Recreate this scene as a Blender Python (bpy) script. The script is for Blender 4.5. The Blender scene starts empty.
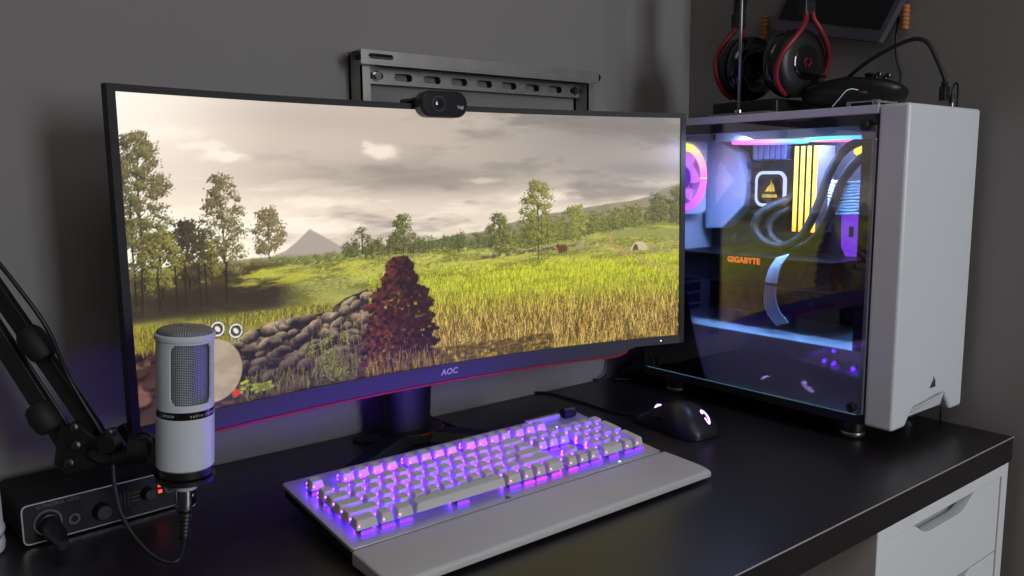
import bpy, bmesh, math, random
import numpy as np
from mathutils import Vector, Matrix, Euler
PI = math.pi
rnd = random.Random(4)
Z0 = 0.74                      # height of the desk top; all coordinates below are measured from it
scn = bpy.context.scene
COL = scn.collection

# ------------------------------------------------------------------ helpers
def V(*a): return Vector(a)

def empty(name, loc, label=None, cat=None, group=None, rot=(0, 0, 0)):
    o = bpy.data.objects.new(name, None); COL.objects.link(o)
    o.location = (loc[0], loc[1], loc[2]+Z0); o.rotation_euler = rot
    o.empty_display_size = .02
    o['origin'] = list(loc)
    if label: o['label'] = label
    if cat: o['category'] = cat
    if group: o['group'] = group
    return o

def base_of(p):
    while p.parent is not None: p = p.parent
    return Vector(p['origin'])

def obj(name, bm, mat, parent=None, smooth=None, label=None, kind=None, bevel=0, seg=2):
    """link a bmesh written in desk coordinates as ONE mesh object"""
    me = bpy.data.meshes.new(name)
    bmesh.ops.recalc_face_normals(bm, faces=bm.faces)
    if parent is not None:
        b = base_of(parent); bmesh.ops.translate(bm, verts=bm.verts, vec=-b)
        org = None
    else:
        xs = [v.co for v in bm.verts]
        lo = Vector((min(c.x for c in xs), min(c.y for c in xs), min(c.z for c in xs)))
        hi = Vector((max(c.x for c in xs), max(c.y for c in xs), max(c.z for c in xs)))
        org = Vector(((lo.x+hi.x)/2, (lo.y+hi.y)/2, lo.z))
        bmesh.ops.translate(bm, verts=bm.verts, vec=-org)
    bm.to_mesh(me); bm.free()
    o = bpy.data.objects.new(name, me); COL.objects.link(o)
    for m in (mat if isinstance(mat, (list, tuple)) else [mat]): me.materials.append(m)
    if parent is not None: o.parent = parent
    else:
        o.location = org+V(0, 0, Z0); o['origin'] = list(org)
    if bevel:
        md = o.modifiers.new('Bevel', 'BEVEL'); md.width = bevel; md.segments = seg; md.limit_method = 'ANGLE'; md.angle_limit = math.radians(35)
        md.harden_normals = False
    if smooth is not None:
        me.polygons.foreach_set('use_smooth', [True]*len(me.polygons))
        if smooth < 180: me.set_sharp_from_angle(angle=math.radians(smooth))
    if label: o['label'] = label
    if kind: o['kind'] = kind
    return o

def single(name, bm, mat, label, cat, group=None, **k):
    o = obj(name, bm, mat, None, **k); o['label'] = label; o['category'] = cat
    if group: o['group'] = group
    return o

def NB(): return bmesh.new()

def box(bm, lo, hi, M=None, mi=0):
    vs = [bm.verts.new((x, y, z)) for x in (lo[0], hi[0]) for y in (lo[1], hi[1]) for z in (lo[2], hi[2])]
    if M is not None:
        for v in vs: v.co = M @ v.co
    for f in ((0, 1, 3, 2), (4, 6, 7, 5), (0, 4, 5, 1), (2, 3, 7, 6), (0, 2, 6, 4), (1, 5, 7, 3)):
        bm.faces.new([vs[i] for i in f]).material_index = mi
    return vs

def frame_for(d):
    d = d.normalized(); a = V(0, 0, 1) if abs(d.z) < .9 else V(1, 0, 0)
    x = d.cross(a).normalized(); y = d.cross(x).normalized()
    return x, y, d

def tube(bm, pts, r, n=10, caps=True, mi=0):
    pts = [Vector(p) for p in pts]; rs = r if isinstance(r, (list, tuple)) else [r]*len(pts)
    rings = []; up = None
    for i, p in enumerate(pts):
        d = (pts[min(i+1, len(pts)-1)]-pts[max(i-1, 0)]).normalized()
        if up is None: x, y, _ = frame_for(d)
        else:
            x = (up-d*up.dot(d)).normalized(); y = d.cross(x).normalized()
        up = x
        rings.append([bm.verts.new(p+(x*math.cos(t)+y*math.sin(t))*rs[i]) for t in [2*PI*k/n for k in range(n)]])
    for a, b in zip(rings[:-1], rings[1:]):
        for k in range(n): bm.faces.new((a[k], a[(k+1) % n], b[(k+1) % n], b[k])).material_index = mi
    if caps:
        bm.faces.new(rings[0][::-1]).material_index = mi; bm.faces.new(rings[-1]).material_index = mi

def spline(pts, n=8):
    """Catmull-Rom through the points"""
    P = [Vector(p) for p in pts]; P = [2*P[0]-P[1]]+P+[2*P[-1]-P[-2]]; out = []
    for i in range(1, len(P)-2):
        for k in range(n):
            t = k/n; a, b, c, d = P[i-1:i+3]
            out.append(.5*((2*b)+(c-a)*t+(2*a-5*b+4*c-d)*t*t+(3*b-a-3*c+d)*t**3))
    out.append(P[-2]); return out

def lathe(bm, prof, c=(0, 0, 0), d=(0, 0, 1), n=32, mi=0, closed=False):
    """profile (radius, height) turned about the axis d through c"""
    x, y, d = frame_for(Vector(d)); c = Vector(c); rings = []
    for r, h in prof:
        if r < 1e-6: rings.append([bm.verts.new(c+d*h)])
        else: rings.append([bm.verts.new(c+d*h+(x*math.cos(t)+y*math.sin(t))*r) for t in [2*PI*k/n for k in range(n)]])
    pairs = list(zip(rings[:-1], rings[1:]))
    if closed: pairs.append((rings[-1], rings[0]))
    for a, b in pairs:
        if len(a) == 1 and len(b) == 1: continue
        for k in range(n):
            k2 = (k+1) % n
            if len(a) == 1: f = (a[0], b[k2], b[k])
            elif len(b) == 1: f = (a[k], a[k2], b[0])
            else: f = (a[k], a[k2], b[k2], b[k])
            bm.faces.new(f).material_index = mi

def disc_cyl(bm, c, d, r, h, n=24, mi=0):
    lathe(bm, [(0, 0), (r, 0), (r, h), (0, h)], c, d, n, mi)

def prism(bm, poly, M, depth, mi=0):
    """2-D polygon in the local xy plane of M, extruded along +z by depth"""
    a = [bm.verts.new(M @ V(x, y, 0)) for x, y in poly]; b = [bm.verts.new(M @ V(x, y, depth)) for x, y in poly]
    n = len(poly)
    fs = [bm.faces.new(a[::-1]), bm.faces.new(b)]+[bm.faces.new((a[i], a[(i+1) % n], b[(i+1) % n], b[i])) for i in range(n)]
    for f in fs: f.material_index = mi

def plane_M(o, x, y):
    x = Vector(x).normalized(); y = Vector(y).normalized(); z = x.cross(y).normalized()
    return Matrix(((x.x, y.x, z.x, o[0]), (x.y, y.y, z.y, o[1]), (x.z, y.z, z.z, o[2]), (0, 0, 0, 1)))

def rrect(w, h, r, n=5, cx=0, cy=0):
    out = []
    for sx, sy, a0 in ((1, 1, 0), (-1, 1, 90), (-1, -1, 180), (1, -1, 270)):
        for k in range(n+1):
            a = math.radians(a0+90*k/n)
            out.append((cx+sx*(w/2-r)+r*math.cos(a), cy+sy*(h/2-r)+r*math.sin(a)))
    return out

def ring_prism(bm, outer, inner, M, depth, mi=0):
    n = len(outer); assert n == len(inner)
    def L(poly, z): return [bm.verts.new(M @ V(x, y, z)) for x, y in poly]
    ao, ai, bo, bi = L(outer, 0), L(inner, 0), L(outer, depth), L(inner, depth)
    for i in range(n):
        j = (i+1) % n
        for f in ((ao[i], ao[j], ai[j], ai[i]), (bo[i], bo[j], bi[j], bi[i]), (ao[i], ao[j], bo[j], bo[i]), (ai[i], ai[j], bi[j], bi[i])):
            bm.faces.new(f).material_index = mi

def text_bm(s, size, M, depth=.0002, shear=0, bold=0, space=1., align='CENTER'):
    cu = bpy.data.curves.new('t', 'FONT'); cu.body = s; cu.size = size; cu.extrude = depth/2; cu.align_x = align; cu.align_y = 'CENTER'
    cu.shear = shear; cu.offset = bold; cu.space_character = space; cu.resolution_u = 3
    o = bpy.data.objects.new('t', cu); COL.objects.link(o)
    bpy.context.view_layer.update()
    me = bpy.data.meshes.new_from_object(o.evaluated_get(bpy.context.evaluated_depsgraph_get()))
    bm = NB(); bm.from_mesh(me); bpy.data.objects.remove(o); bpy.data.meshes.remove(me); bpy.data.curves.remove(cu)
    bmesh.ops.transform(bm, matrix=M @ Matrix.Translation((0, 0, depth/2)), verts=bm.verts)
    return bm

def area_light(name, loc, target, size, power, color, size_y=None):
    l = bpy.data.lights.new(name, 'AREA'); l.energy = power; l.color = color; l.size = size
    if size_y: l.shape = 'RECTANGLE'; l.size_y = size_y
    o = bpy.data.objects.new(name, l); COL.objects.link(o); o.location = (loc[0], loc[1], loc[2]+Z0)
    o.rotation_euler = (Vector(target)-Vector(loc)).to_track_quat('-Z', 'Y').to_euler()
    return o

# ------------------------------------------------------------------ materials
def srgb(r, g, b):
    f = lambda c: ((c/255+.055)/1.055)**2.4 if c/255 > .04045 else c/255/12.92
    return (f(r), f(g), f(b), 1)

def mat(name, color, rough=.5, metal=0., spec=.5, noise=None, bump=0., bscale=400., coat=0., emis=None, es=0., nscale=30., alpha=None, trans=0., sheen=0.):
    m = bpy.data.materials.new(name); m.use_nodes = True; nt = m.node_tree; b = nt.nodes['Principled BSDF']
    b.inputs['Base Color'].default_value = color; b.inputs['Roughness'].default_value = rough; b.inputs['Metallic'].default_value = metal
    b.inputs['Specular IOR Level'].default_value = spec; b.inputs['Coat Weight'].default_value = coat
    b.inputs['Transmission Weight'].default_value = trans; b.inputs['Sheen Weight'].default_value = sheen
    tc = nt.nodes.new('ShaderNodeTexCoord')
    n = nt.nodes.new('ShaderNodeTexNoise'); n.inputs['Scale'].default_value = nscale; n.inputs['Detail'].default_value = 5
    nt.links.new(tc.outputs['Object'], n.inputs['Vector'])
    amt = .06 if noise is None else noise
    mx = nt.nodes.new('ShaderNodeMix'); mx.data_type = 'RGBA'
    mx.inputs['A'].default_value = tuple(c*(1-amt) for c in color[:3])+(1,); mx.inputs['B'].default_value = tuple(min(1, c*(1+amt)) for c in color[:3])+(1,)
    nt.links.new(n.outputs['Fac'], mx.inputs['Factor']); nt.links.new(mx.outputs['Result'], b.inputs['Base Color'])
    if bump:
        n2 = nt.nodes.new('ShaderNodeTexNoise'); n2.inputs['Scale'].default_value = bscale; n2.inputs['Detail'].default_value = 3
        nt.links.new(tc.outputs['Object'], n2.inputs['Vector'])
        bp = nt.nodes.new('ShaderNodeBump'); bp.inputs['Strength'].default_value = bump; bp.inputs['Distance'].default_value = .001
        nt.links.new(n2.outputs['Fac'], bp.inputs['Height']); nt.links.new(bp.outputs['Normal'], b.inputs['Normal'])
    if emis:
        b.inputs['Emission Color'].default_value = emis; b.inputs['Emission Strength'].default_value = es
    return m

def emitter(name, color, s):
    m = bpy.data.materials.new(name); m.use_nodes = True; nt = m.node_tree
    for n in list(nt.nodes): nt.nodes.remove(n)
    o = nt.nodes.new('ShaderNodeOutputMaterial'); e = nt.nodes.new('ShaderNodeEmission'); e.inputs['Color'].default_value = color; e.inputs['Strength'].default_value = s
    nt.links.new(e.outputs[0], o.inputs[0]); return m

def rainbow(name, stops, s, mode='ring', axis=0, scale=1., phase=0.):
    """LED diffuser whose colour runs round the ring or along the strip"""
    m = emitter(name, (1, 1, 1, 1), s); nt = m.node_tree; e = [n for n in nt.nodes if n.type == 'EMISSION'][0]
    tc = nt.nodes.new('ShaderNodeTexCoord'); at = None
    a = nt.nodes.new('ShaderNodeAttribute'); a.attribute_name = 'led_t'
    cr = nt.nodes.new('ShaderNodeValToRGB'); el = cr.color_ramp.elements
    el[0].position = stops[0][0]; el[0].color = stops[0][1]; el[1].position = stops[-1][0]; el[1].color = stops[-1][1]
    for p, c in stops[1:-1]:
        q = el.new(p); q.color = c
    nt.links.new(a.outputs['Fac'], cr.inputs[0]); nt.links.new(cr.outputs[0], e.inputs['Color'])
    return m

def set_led(o, fn):
    me = o.data; at = me.attributes.new('led_t', 'FLOAT', 'POINT')
    at.data.foreach_set('value', [fn(v.co) for v in me.vertices])

M = {}
M['wall'] = mat('wall_paint', srgb(136, 132, 130), .85, noise=.05, nscale=6, bump=.25, bscale=260)
M['ceiling'] = mat('ceiling_paint', srgb(215, 214, 210), .9)
M['white_lacquer'] = mat('white_lacquer', srgb(226, 228, 230), .42, noise=.02)
M['case_white'] = mat('case_white_plastic', srgb(222, 226, 230), .3, noise=.02, coat=.15)
M['case_steel'] = mat('case_white_steel', srgb(214, 216, 222), .4, noise=.02)
M['black_plastic'] = mat('black_plastic', srgb(22, 22, 24), .42)
M['black_matte'] = mat('black_matte', srgb(16, 16, 18), .7)
M['black_gloss'] = mat('black_gloss', srgb(14, 14, 18), .12, coat=.5)
M['bezel'] = mat('bezel_plastic', srgb(20, 17, 18), .5)
M['chin'] = mat('chin_plastic', srgb(60, 58, 66), .38)
M['dark_metal'] = mat('dark_metal', srgb(60, 60, 64), .38, .9)
M['steel'] = mat('brushed_steel', srgb(150, 150, 152), .32, .95, noise=.15, nscale=60)
M['gun_steel'] = mat('galvanised_steel', srgb(172, 169, 165), .36, .6, noise=.2, nscale=40)
M['chrome'] = mat('chrome', srgb(210, 210, 214), .15, 1.)
M['red'] = mat('red_metal', srgb(132, 32, 38), .42, .2)
M['red_dark'] = mat('dark_red_metal', srgb(110, 22, 34), .4, .2)
M['red_trim'] = mat('red_trim', srgb(150, 18, 32), .4)
M['mic_white'] = mat('microphone_white', srgb(206, 210, 216), .38, noise=.02)
M['alu'] = mat('silver_aluminium', srgb(188, 186, 192), .34, .55, noise=.04)
M['rest'] = mat('palm_rest_rubber', srgb(190, 186, 186), .5, noise=.05, nscale=25)
M['keycap'] = mat('keycap_white', srgb(196, 192, 190), .5, noise=.03, trans=.0)
M['switch'] = mat('switch_housing', srgb(150, 130, 190), .3, noise=.1)
M['cable'] = mat('cable_rubber', srgb(20, 20, 22), .45)
M['wood_peg'] = mat('orange_wood', srgb(176, 112, 62), .55, noise=.25, nscale=80)
M['rim_grey'] = mat('rim_steel_reflection_grey', srgb(84, 80, 92), .5)
M['spreader'] = mat('memory_spreader', srgb(120, 118, 124), .5)
M['pcb'] = mat('circuit_board', srgb(30, 30, 36), .5, noise=.5, nscale=200)
M['clear'] = mat('clear_acrylic', srgb(220, 226, 236), .1, trans=.8)
M['white_cable'] = mat('white_sleeved_cable', srgb(214, 220, 230), .55)
M['violet_led'] = emitter('violet_led', (.13, .02, 1., 1), 4.)
M['magenta_led'] = emitter('magenta_led', (.40, .03, .95, 1), 3.)
M['key_dot'] = emitter('key_led_dot', (1., .25, 1., 1), 3.)
M['rgb_purple'] = emitter('purple_led', (.26, .06, .95, 1), 1.0)
M['row_led'] = emitter('row_led', (.105, .012, 1., 1), 62.)
M['row_led_pink'] = emitter('row_led_pink', (.22, .018, .95, 1), 42.)
M['face_print'] = mat('dim_print', srgb(96, 92, 98), .5)
M['dark_steel'] = mat('dark_steel', srgb(84, 84, 88), .4, .9)
M['strip_red'] = mat('dull_red_plastic', srgb(120, 44, 48), .4)
M['mouse_glow'] = emitter('mouse_logo_glow', (.50, .30, 1., 1), 5.)
M['red_led'] = emitter('red_led', (1., .06, .04, 1), 2.2)
M['orange_text'] = emitter('orange_lit_text', (1., .20, .06, 1), 1.1)
M['ram_glow'] = emitter('yellow_led_bar', (1., .78, .10, 1), 1.9)
M['cyan_edge_glow'] = emitter('cyan_edge_glow', (.16, .50, .80, 1), .55)  # emission stands for light gathered in the glass edge
M['white_led'] = emitter('white_led', (.9, .95, 1., 1), 2.)
M['pump_glow'] = emitter('pump_ring_glow', (.50, .62, 1., 1), 1.9)
M['logo_yellow'] = emitter('pump_logo_glow', (1., .72, .12, 1), 1.3)
M['indicator'] = emitter('indicator_white', (.6, .75, 1., 1), 2.)
M['logo_grey'] = mat('logo_grey', srgb(92, 96, 104), .3, .5)
M['print'] = mat('white_print', srgb(190, 188, 196), .5)
M['grille'] = mat('steel_mesh', srgb(120, 122, 128), .38, .8)
M['edge_highlight'] = mat('pale_edge_strip', srgb(176, 168, 172), .45)  # pale colour for the light caught by the desk's front edge
M['mouse_body'] = mat('mouse_shell', srgb(30, 28, 36), .42)
M['io_cover'] = mat('board_cover', srgb(190, 196, 214), .35, noise=.04)
M['blue_alu'] = mat('heatsink_aluminium', srgb(128, 150, 196), .35, .5)
M['tube'] = mat('coolant_tube_sleeve', srgb(44, 37, 37), .5, bump=.6, bscale=900)

def wood_black():
    m = mat('black_brown_desk_foil', srgb(34, 27, 29), .36, noise=0); nt = m.node_tree; b = nt.nodes['Principled BSDF']
    tc = nt.nodes.new('ShaderNodeTexCoord'); mp = nt.nodes.new('ShaderNodeMapping'); mp.inputs['Scale'].default_value = (3, 70, 70)
    n = nt.nodes.new('ShaderNodeTexNoise'); n.inputs['Scale'].default_value = 3; n.inputs['Detail'].default_value = 8
    nt.links.new(tc.outputs['Object'], mp.inputs[0]); nt.links.new(mp.outputs[0], n.inputs['Vector'])
    cr = nt.nodes.new('ShaderNodeValToRGB'); cr.color_ramp.elements[0].position = .3; cr.color_ramp.elements[1].position = .75
    cr.color_ramp.elements[0].color = srgb(20, 15, 17); cr.color_ramp.elements[1].color = srgb(34, 27, 30)
    nt.links.new(n.outputs['Fac'], cr.inputs[0]); nt.links.new(cr.outputs[0], b.inputs['Base Color'])
    mr = nt.nodes.new('ShaderNodeMapRange'); mr.inputs['To Min'].default_value = .30; mr.inputs['To Max'].default_value = .44
    nt.links.new(n.outputs['Fac'], mr.inputs['Value']); nt.links.new(mr.outputs[0], b.inputs['Roughness'])
    bp = nt.nodes.new('ShaderNodeBump'); bp.inputs['Strength'].default_value = .15; bp.inputs['Distance'].default_value = .0006
    nt.links.new(n.outputs['Fac'], bp.inputs['Height']); nt.links.new(bp.outputs[0], b.inputs['Normal']); b.inputs['Specular IOR Level'].default_value = .75
    return m
M['desk'] = wood_black()

def floor_boards():
    m = mat('oak_floor', srgb(120, 92, 66), .5); nt = m.node_tree; b = nt.nodes['Principled BSDF']
    tc = nt.nodes.new('ShaderNodeTexCoord'); br = nt.nodes.new('ShaderNodeTexBrick'); br.inputs['Scale'].default_value = 1.
    br.inputs['Brick Width'].default_value = 1.2; br.inputs['Row Height'].default_value = .14; br.inputs['Mortar Size'].default_value = .002
    br.inputs['Color1'].default_value = srgb(112, 84, 60); br.inputs['Color2'].default_value = srgb(132, 102, 74); br.inputs['Mortar'].default_value = srgb(40, 30, 24)
    nt.links.new(tc.outputs['Object'], br.inputs['Vector']); nt.links.new(br.outputs['Color'], b.inputs['Base Color']); return m
M['floor'] = floor_boards()

def tinted_glass():
    m = bpy.data.materials.new('tinted_glass'); m.use_nodes = True; nt = m.node_tree
    for n in list(nt.nodes): nt.nodes.remove(n)
    o = nt.nodes.new('ShaderNodeOutputMaterial'); t = nt.nodes.new('ShaderNodeBsdfTransparent'); t.inputs['Color'].default_value = (.86, .86, .89, 1)
    g = nt.nodes.new('ShaderNodeBsdfGlossy'); g.inputs['Roughness'].default_value = .015; g.inputs['Color'].default_value = (1, 1, 1, 1)
    fr = nt.nodes.new('ShaderNodeFresnel'); fr.inputs['IOR'].default_value = 1.55
    mx = nt.nodes.new('ShaderNodeMixShader')
    nt.links.new(fr.outputs[0], mx.inputs[0]); nt.links.new(t.outputs[0], mx.inputs[1]); nt.links.new(g.outputs[0], mx.inputs[2]); nt.links.new(mx.outputs[0], o.inputs[0])
    return m
M['glass'] = tinted_glass()

# ------------------------------------------------------------------ the room
XR, YB = .2206, .533            # right wall, back wall
XL, YF, FL, CE = -2.7, -2.9, -.74, 1.70
def slab(name, lo, hi, m):
    bm = NB(); box(bm, lo, hi); o = obj(name, bm, m); o['kind'] = 'structure'; return o
slab('floor', (XL-.1, YF-.1, FL-.1), (XR+.1, YB+.1, FL), M['floor'])
slab('ceiling', (XL-.1, YF-.1, CE), (XR+.1, YB+.1, CE+.1), M['ceiling'])
slab('wall_back', (XL-.1, YB, FL), (XR+.1, YB+.1, CE), M['wall'])
slab('wall_right', (XR, YF, FL), (XR+.1, YB, CE), M['wall'])
slab('wall_left', (XL-.1, YF, FL), (XL, YB, CE), M['wall'])
bm = NB()                       # wall behind the viewer; unseen opening added for the front light
wx0, wx1, wz0, wz1 = -.50, .17, .15, 1.45
for lo, hi in (((XL, YF-.1, FL), (wx0, YF, CE)), ((wx1, YF-.1, FL), (XR, YF, CE)), ((wx0, YF-.1, FL), (wx1, YF, wz0)), ((wx0, YF-.1, wz1), (wx1, YF, CE))):
    box(bm, lo, hi)
o = obj('wall_front', bm, M['wall']); o['kind'] = 'structure'
win = empty('added_window', ((wx0+wx1)/2, YF, wz0)); win['kind'] = 'structure'  # unseen window added to carry the soft frontal light
bm = NB(); box(bm, (wx0, YF-.06, wz0), (wx1, YF+.01, wz0+.05)); box(bm, (wx0, YF-.06, wz1-.05), (wx1, YF+.01, wz1))
box(bm, (wx0, YF-.06, wz0), (wx0+.05, YF+.01, wz1)); box(bm, (wx1-.05, YF-.06, wz0), (wx1, YF+.01, wz1)); box(bm, ((wx0+wx1)/2-.02, YF-.05, wz0), ((wx0+wx1)/2+.02, YF, wz1))
obj('added_window_frame', bm, M['white_lacquer'], win)
for nm, lo, hi in (('baseboard_back', (XL, YB-.014, FL), (XR, YB, FL+.09)), ('baseboard_right', (XR-.014, YF, FL), (XR, YB-.014, FL+.09))):
    slab(nm, lo, hi, M['white_lacquer'])

# ------------------------------------------------------------------ desk
DX0, DX1, DY0, DY1, DT = -1.30, .1994, -.0745, .5315, .0357
desk = empty('desk', (-.55, .23, FL), 'black-brown wood-effect desk top carrying the monitor, keyboard and computer', 'desk')
bm = NB(); box(bm, (DX0, DY0, -DT), (DX1, DY1, 0)); obj('tabletop', bm, M['desk'], desk, bevel=.0012)
bm = NB(); tube(bm, [(DX0, DY0-.0001, -.0006), (DX1, DY0-.0001, -.0006)], .0008, 6); obj('highlight_strip', bm, M['edge_highlight'], desk, label='thin pale strip painted as the highlight on the front edge of the top')  # the bevel's highlight is put in as a pale strip
for x, y in ((DX0+.06, DY0+.06), (DX0+.06, DY1-.06), (-.5, DY1-.06)):
    bm = NB(); lathe(bm, [(0, 0), (.022, 0), (.022, .01), (.018, .02), (.022, .68), (.04, .695), (.04, .74-DT), (0, .74-DT)], (x, y, FL), n=20); obj('leg', bm, M['black_plastic'], desk, 40)

# ------------------------------------------------------------------ drawer unit
ux0, ux1, uy0, uy1, uz = -.1690, .1910, -.0738, .50, -DT
unit = empty('drawer_unit', ((ux0+ux1)/2, (uy0+uy1)/2, FL), 'white drawer unit with cut-out handles standing under the right end of the desk', 'drawer unit')
bm = NB(); t = .0185
box(bm, (ux0, uy0, FL), (ux0+t, uy1, uz)); box(bm, (ux1-t, uy0, FL), (ux1, uy1, uz)); box(bm, (ux0+t, uy0, uz-.016), (ux1-t, uy1, uz)); box(bm, (ux0+t, uy0, FL), (ux1-t, uy1, FL+.03)); box(bm, (ux0+t, uy1-.01, FL+.03), (ux1-t, uy1, uz-.016))
obj('body', bm, M['white_lacquer'], unit, bevel=.001)
z1 = uz-.0175; hs = [.1100, .1100, .1400, .1400, .1400]
for h in hs:
    z0 = z1-h+.0025
    d0, d1 = ux0+t+.002, ux1-t-.002; cx = .0055
    pts = [(d0, z0), (d1, z0), (d1, z1), (cx+.088, z1)]
    for a, b in ((.079, -.0025), (.070, -.0085), (.060, -.0145), (.048, -.0185), (.038, -.0195)): pts.append((cx+a, z1+b))
    for a, b in ((.038, -.0195), (.048, -.0185), (.060, -.0145), (.070, -.0085), (.079, -.0025)): pts.append((cx-a, z1+b))
    pts += [(cx-.088, z1), (d0, z1)]
    Mx = plane_M((0, uy0+.016, 0), (1, 0, 0), (0, 0, 1))
    bm = NB(); prism(bm, pts, Mx, .014)
    dr = obj('drawer', bm, M['white_lacquer'], unit, bevel=.0008)
    bm = NB()                       # white scoop behind the cut-out
    a = [bm.verts.new(p) for p in ((cx-.092, uy0+.0165, z1-.0225), (cx+.092, uy0+.0165, z1-.0225), (cx+.092, uy0+.030, z1-.0185), (cx-.092, uy0+.030, z1-.0185), (cx-.092, uy0+.0165, z1-.030), (cx+.092, uy0+.0165, z1-.030), (cx+.092, uy0+.032, z1-.030), (cx-.092, uy0+.032, z1-.030))]
    for f in ((0, 1, 2, 3), (4, 5, 6, 7), (0, 1, 5, 4), (2, 3, 7, 6), (1, 2, 6, 5), (3, 0, 4, 7)): bm.faces.new([a[i] for i in f])
    obj('handle_recess', bm, M['white_lacquer'], dr)
    bm = NB(); box(bm, (d0+.006, uy0+.018, z0+.01), (d0+.016, uy1-.03, z1-.03)); box(bm, (d1-.016, uy0+.018, z0+.01), (d1-.006, uy1-.03, z1-.03)); box(bm, (d0+.016, uy0+.04, z0+.01), (d1-.016, uy1-.03, z0+.016))
    obj('drawer_box', bm, M['white_lacquer'], dr)
    z1 = z0-.0025
for x in (ux0+.03, ux1-.03): pass
# ------------------------------------------------------------------ monitor
MX, MY, MZ, MYAW, MT = -.4393, .3939, .1183, .049, .0128
RC = 1.5
def mon(s, h, d=0.):
    """s along the curved panel, h up from the picture's lower edge, d behind the panel's face"""
    a = s/RC; R = RC+d
    lx = R*math.sin(a); ly = -(RC-R*math.cos(a))
    y = ly+h*math.sin(MT); z = h*math.cos(MT)
    c, s_ = math.cos(MYAW), math.sin(MYAW)
    return V(MX+lx*c+y*s_, MY-lx*s_+y*c, MZ+z)
def mon_M(s, h, d=0.):
    o = mon(s, h, d); x = (mon(s+.001, h, d)-mon(s-.001, h, d)).normalized(); y = (mon(s, h+.01, d)-mon(s, h, d)).normalized()
    return plane_M(o, x, y)
def curved_box(bm, s0, s1, h0, h1, d0, d1, n=40, lo=None):
    """lo(s) may bend the lower edge"""
    rows = []
    for k in range(n+1):
        s = s0+(s1-s0)*k/n; hb = h0 if lo is None else lo(s)
        rows.append([bm.verts.new(mon(s, hb, d0)), bm.verts.new(mon(s, h1, d0)), bm.verts.new(mon(s, h1, d1)), bm.verts.new(mon(s, hb, d1))])
    for a, b in zip(rows[:-1], rows[1:]):
        for i in range(4): bm.faces.new((a[i], a[(i+1) % 4], b[(i+1) % 4], b[i]))
    bm.faces.new(rows[0]); bm.faces.new(rows[-1][::-1])
monitor = empty('monitor', (-.46, .46, 0), 'large curved ultrawide monitor with thin black bezel showing a sunlit meadow', 'monitor')
HW, HH = .3985, .334
def low(s):
    t = min(1, max(0, (abs(s+.02)-.30)/.045)); t = t*t*(3-2*t)
    return -.0225*(1-t)-.0125*t
bm = NB()
curved_box(bm, -HW-.0085, -HW, -.0125, HH+.0072, -.003, .007, 3)
curved_box(bm, HW, HW+.0085, -.0125, HH+.0072, -.003, .010, 3)
curved_box(bm, -HW, HW, HH, HH+.0072, -.003, .010)
obj('bezel', bm, M['bezel'], monitor)
bm = NB(); curved_box(bm, -HW, HW, -.02, 0, -.0032, .016, 80, low); obj('chin', bm, M['chin'], monitor)
bm = NB(); curved_box(bm, -.335, .30, 0, 0, -.0034, .012, 60, lambda s: low(s)-.0030)
for v in bm.verts: pass
bm.free(); bm = NB()
rows = []
for k in range(61):
    s = -.345+.65*k/60; a = low(s)
    rows.append([bm.verts.new(mon(s, a-.0030, -.0045)), bm.verts.new(mon(s, a-.0002, -.0045)), bm.verts.new(mon(s, a-.0002, .010)), bm.verts.new(mon(s, a-.0030, .010))])
for a, b in zip(rows[:-1], rows[1:]):
    for i in range(4): bm.faces.new((a[i], a[(i+1) % 4], b[(i+1) % 4], b[i]))
bm.faces.new(rows[0]); bm.faces.new(rows[-1][::-1])
obj('trim_line', bm, M['red_trim'], monitor, label='thin dark red trim line under the chin')
bm = NB(); curved_box(bm, -HW-.0075, HW+.007, -.010, HH+.006, .0055, .010)
curved_box(bm, -HW+.03, HW-.03, .005, HH-.005, .010, .030)
curved_box(bm, -.30, .30, .03, HH-.03, .030, .055, 24)
obj('back_shell', bm, M['black_plastic'], monitor)
obj('badge', text_bm('AOC', .0115, mon_M(.004, -.0110, -.0034), .0004, shear=.15, bold=.00022, space=1.02), M['print'], monitor, label='pale maker lettering on the chin')
bm = NB(); disc_cyl(bm, mon(.365, -.0065, -.0034), mon_M(.365, 0)@V(0, 0, 1)-mon(.365, 0), .0011, .0006, 10); obj('power_light', bm, M['white_led'], monitor)

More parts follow.
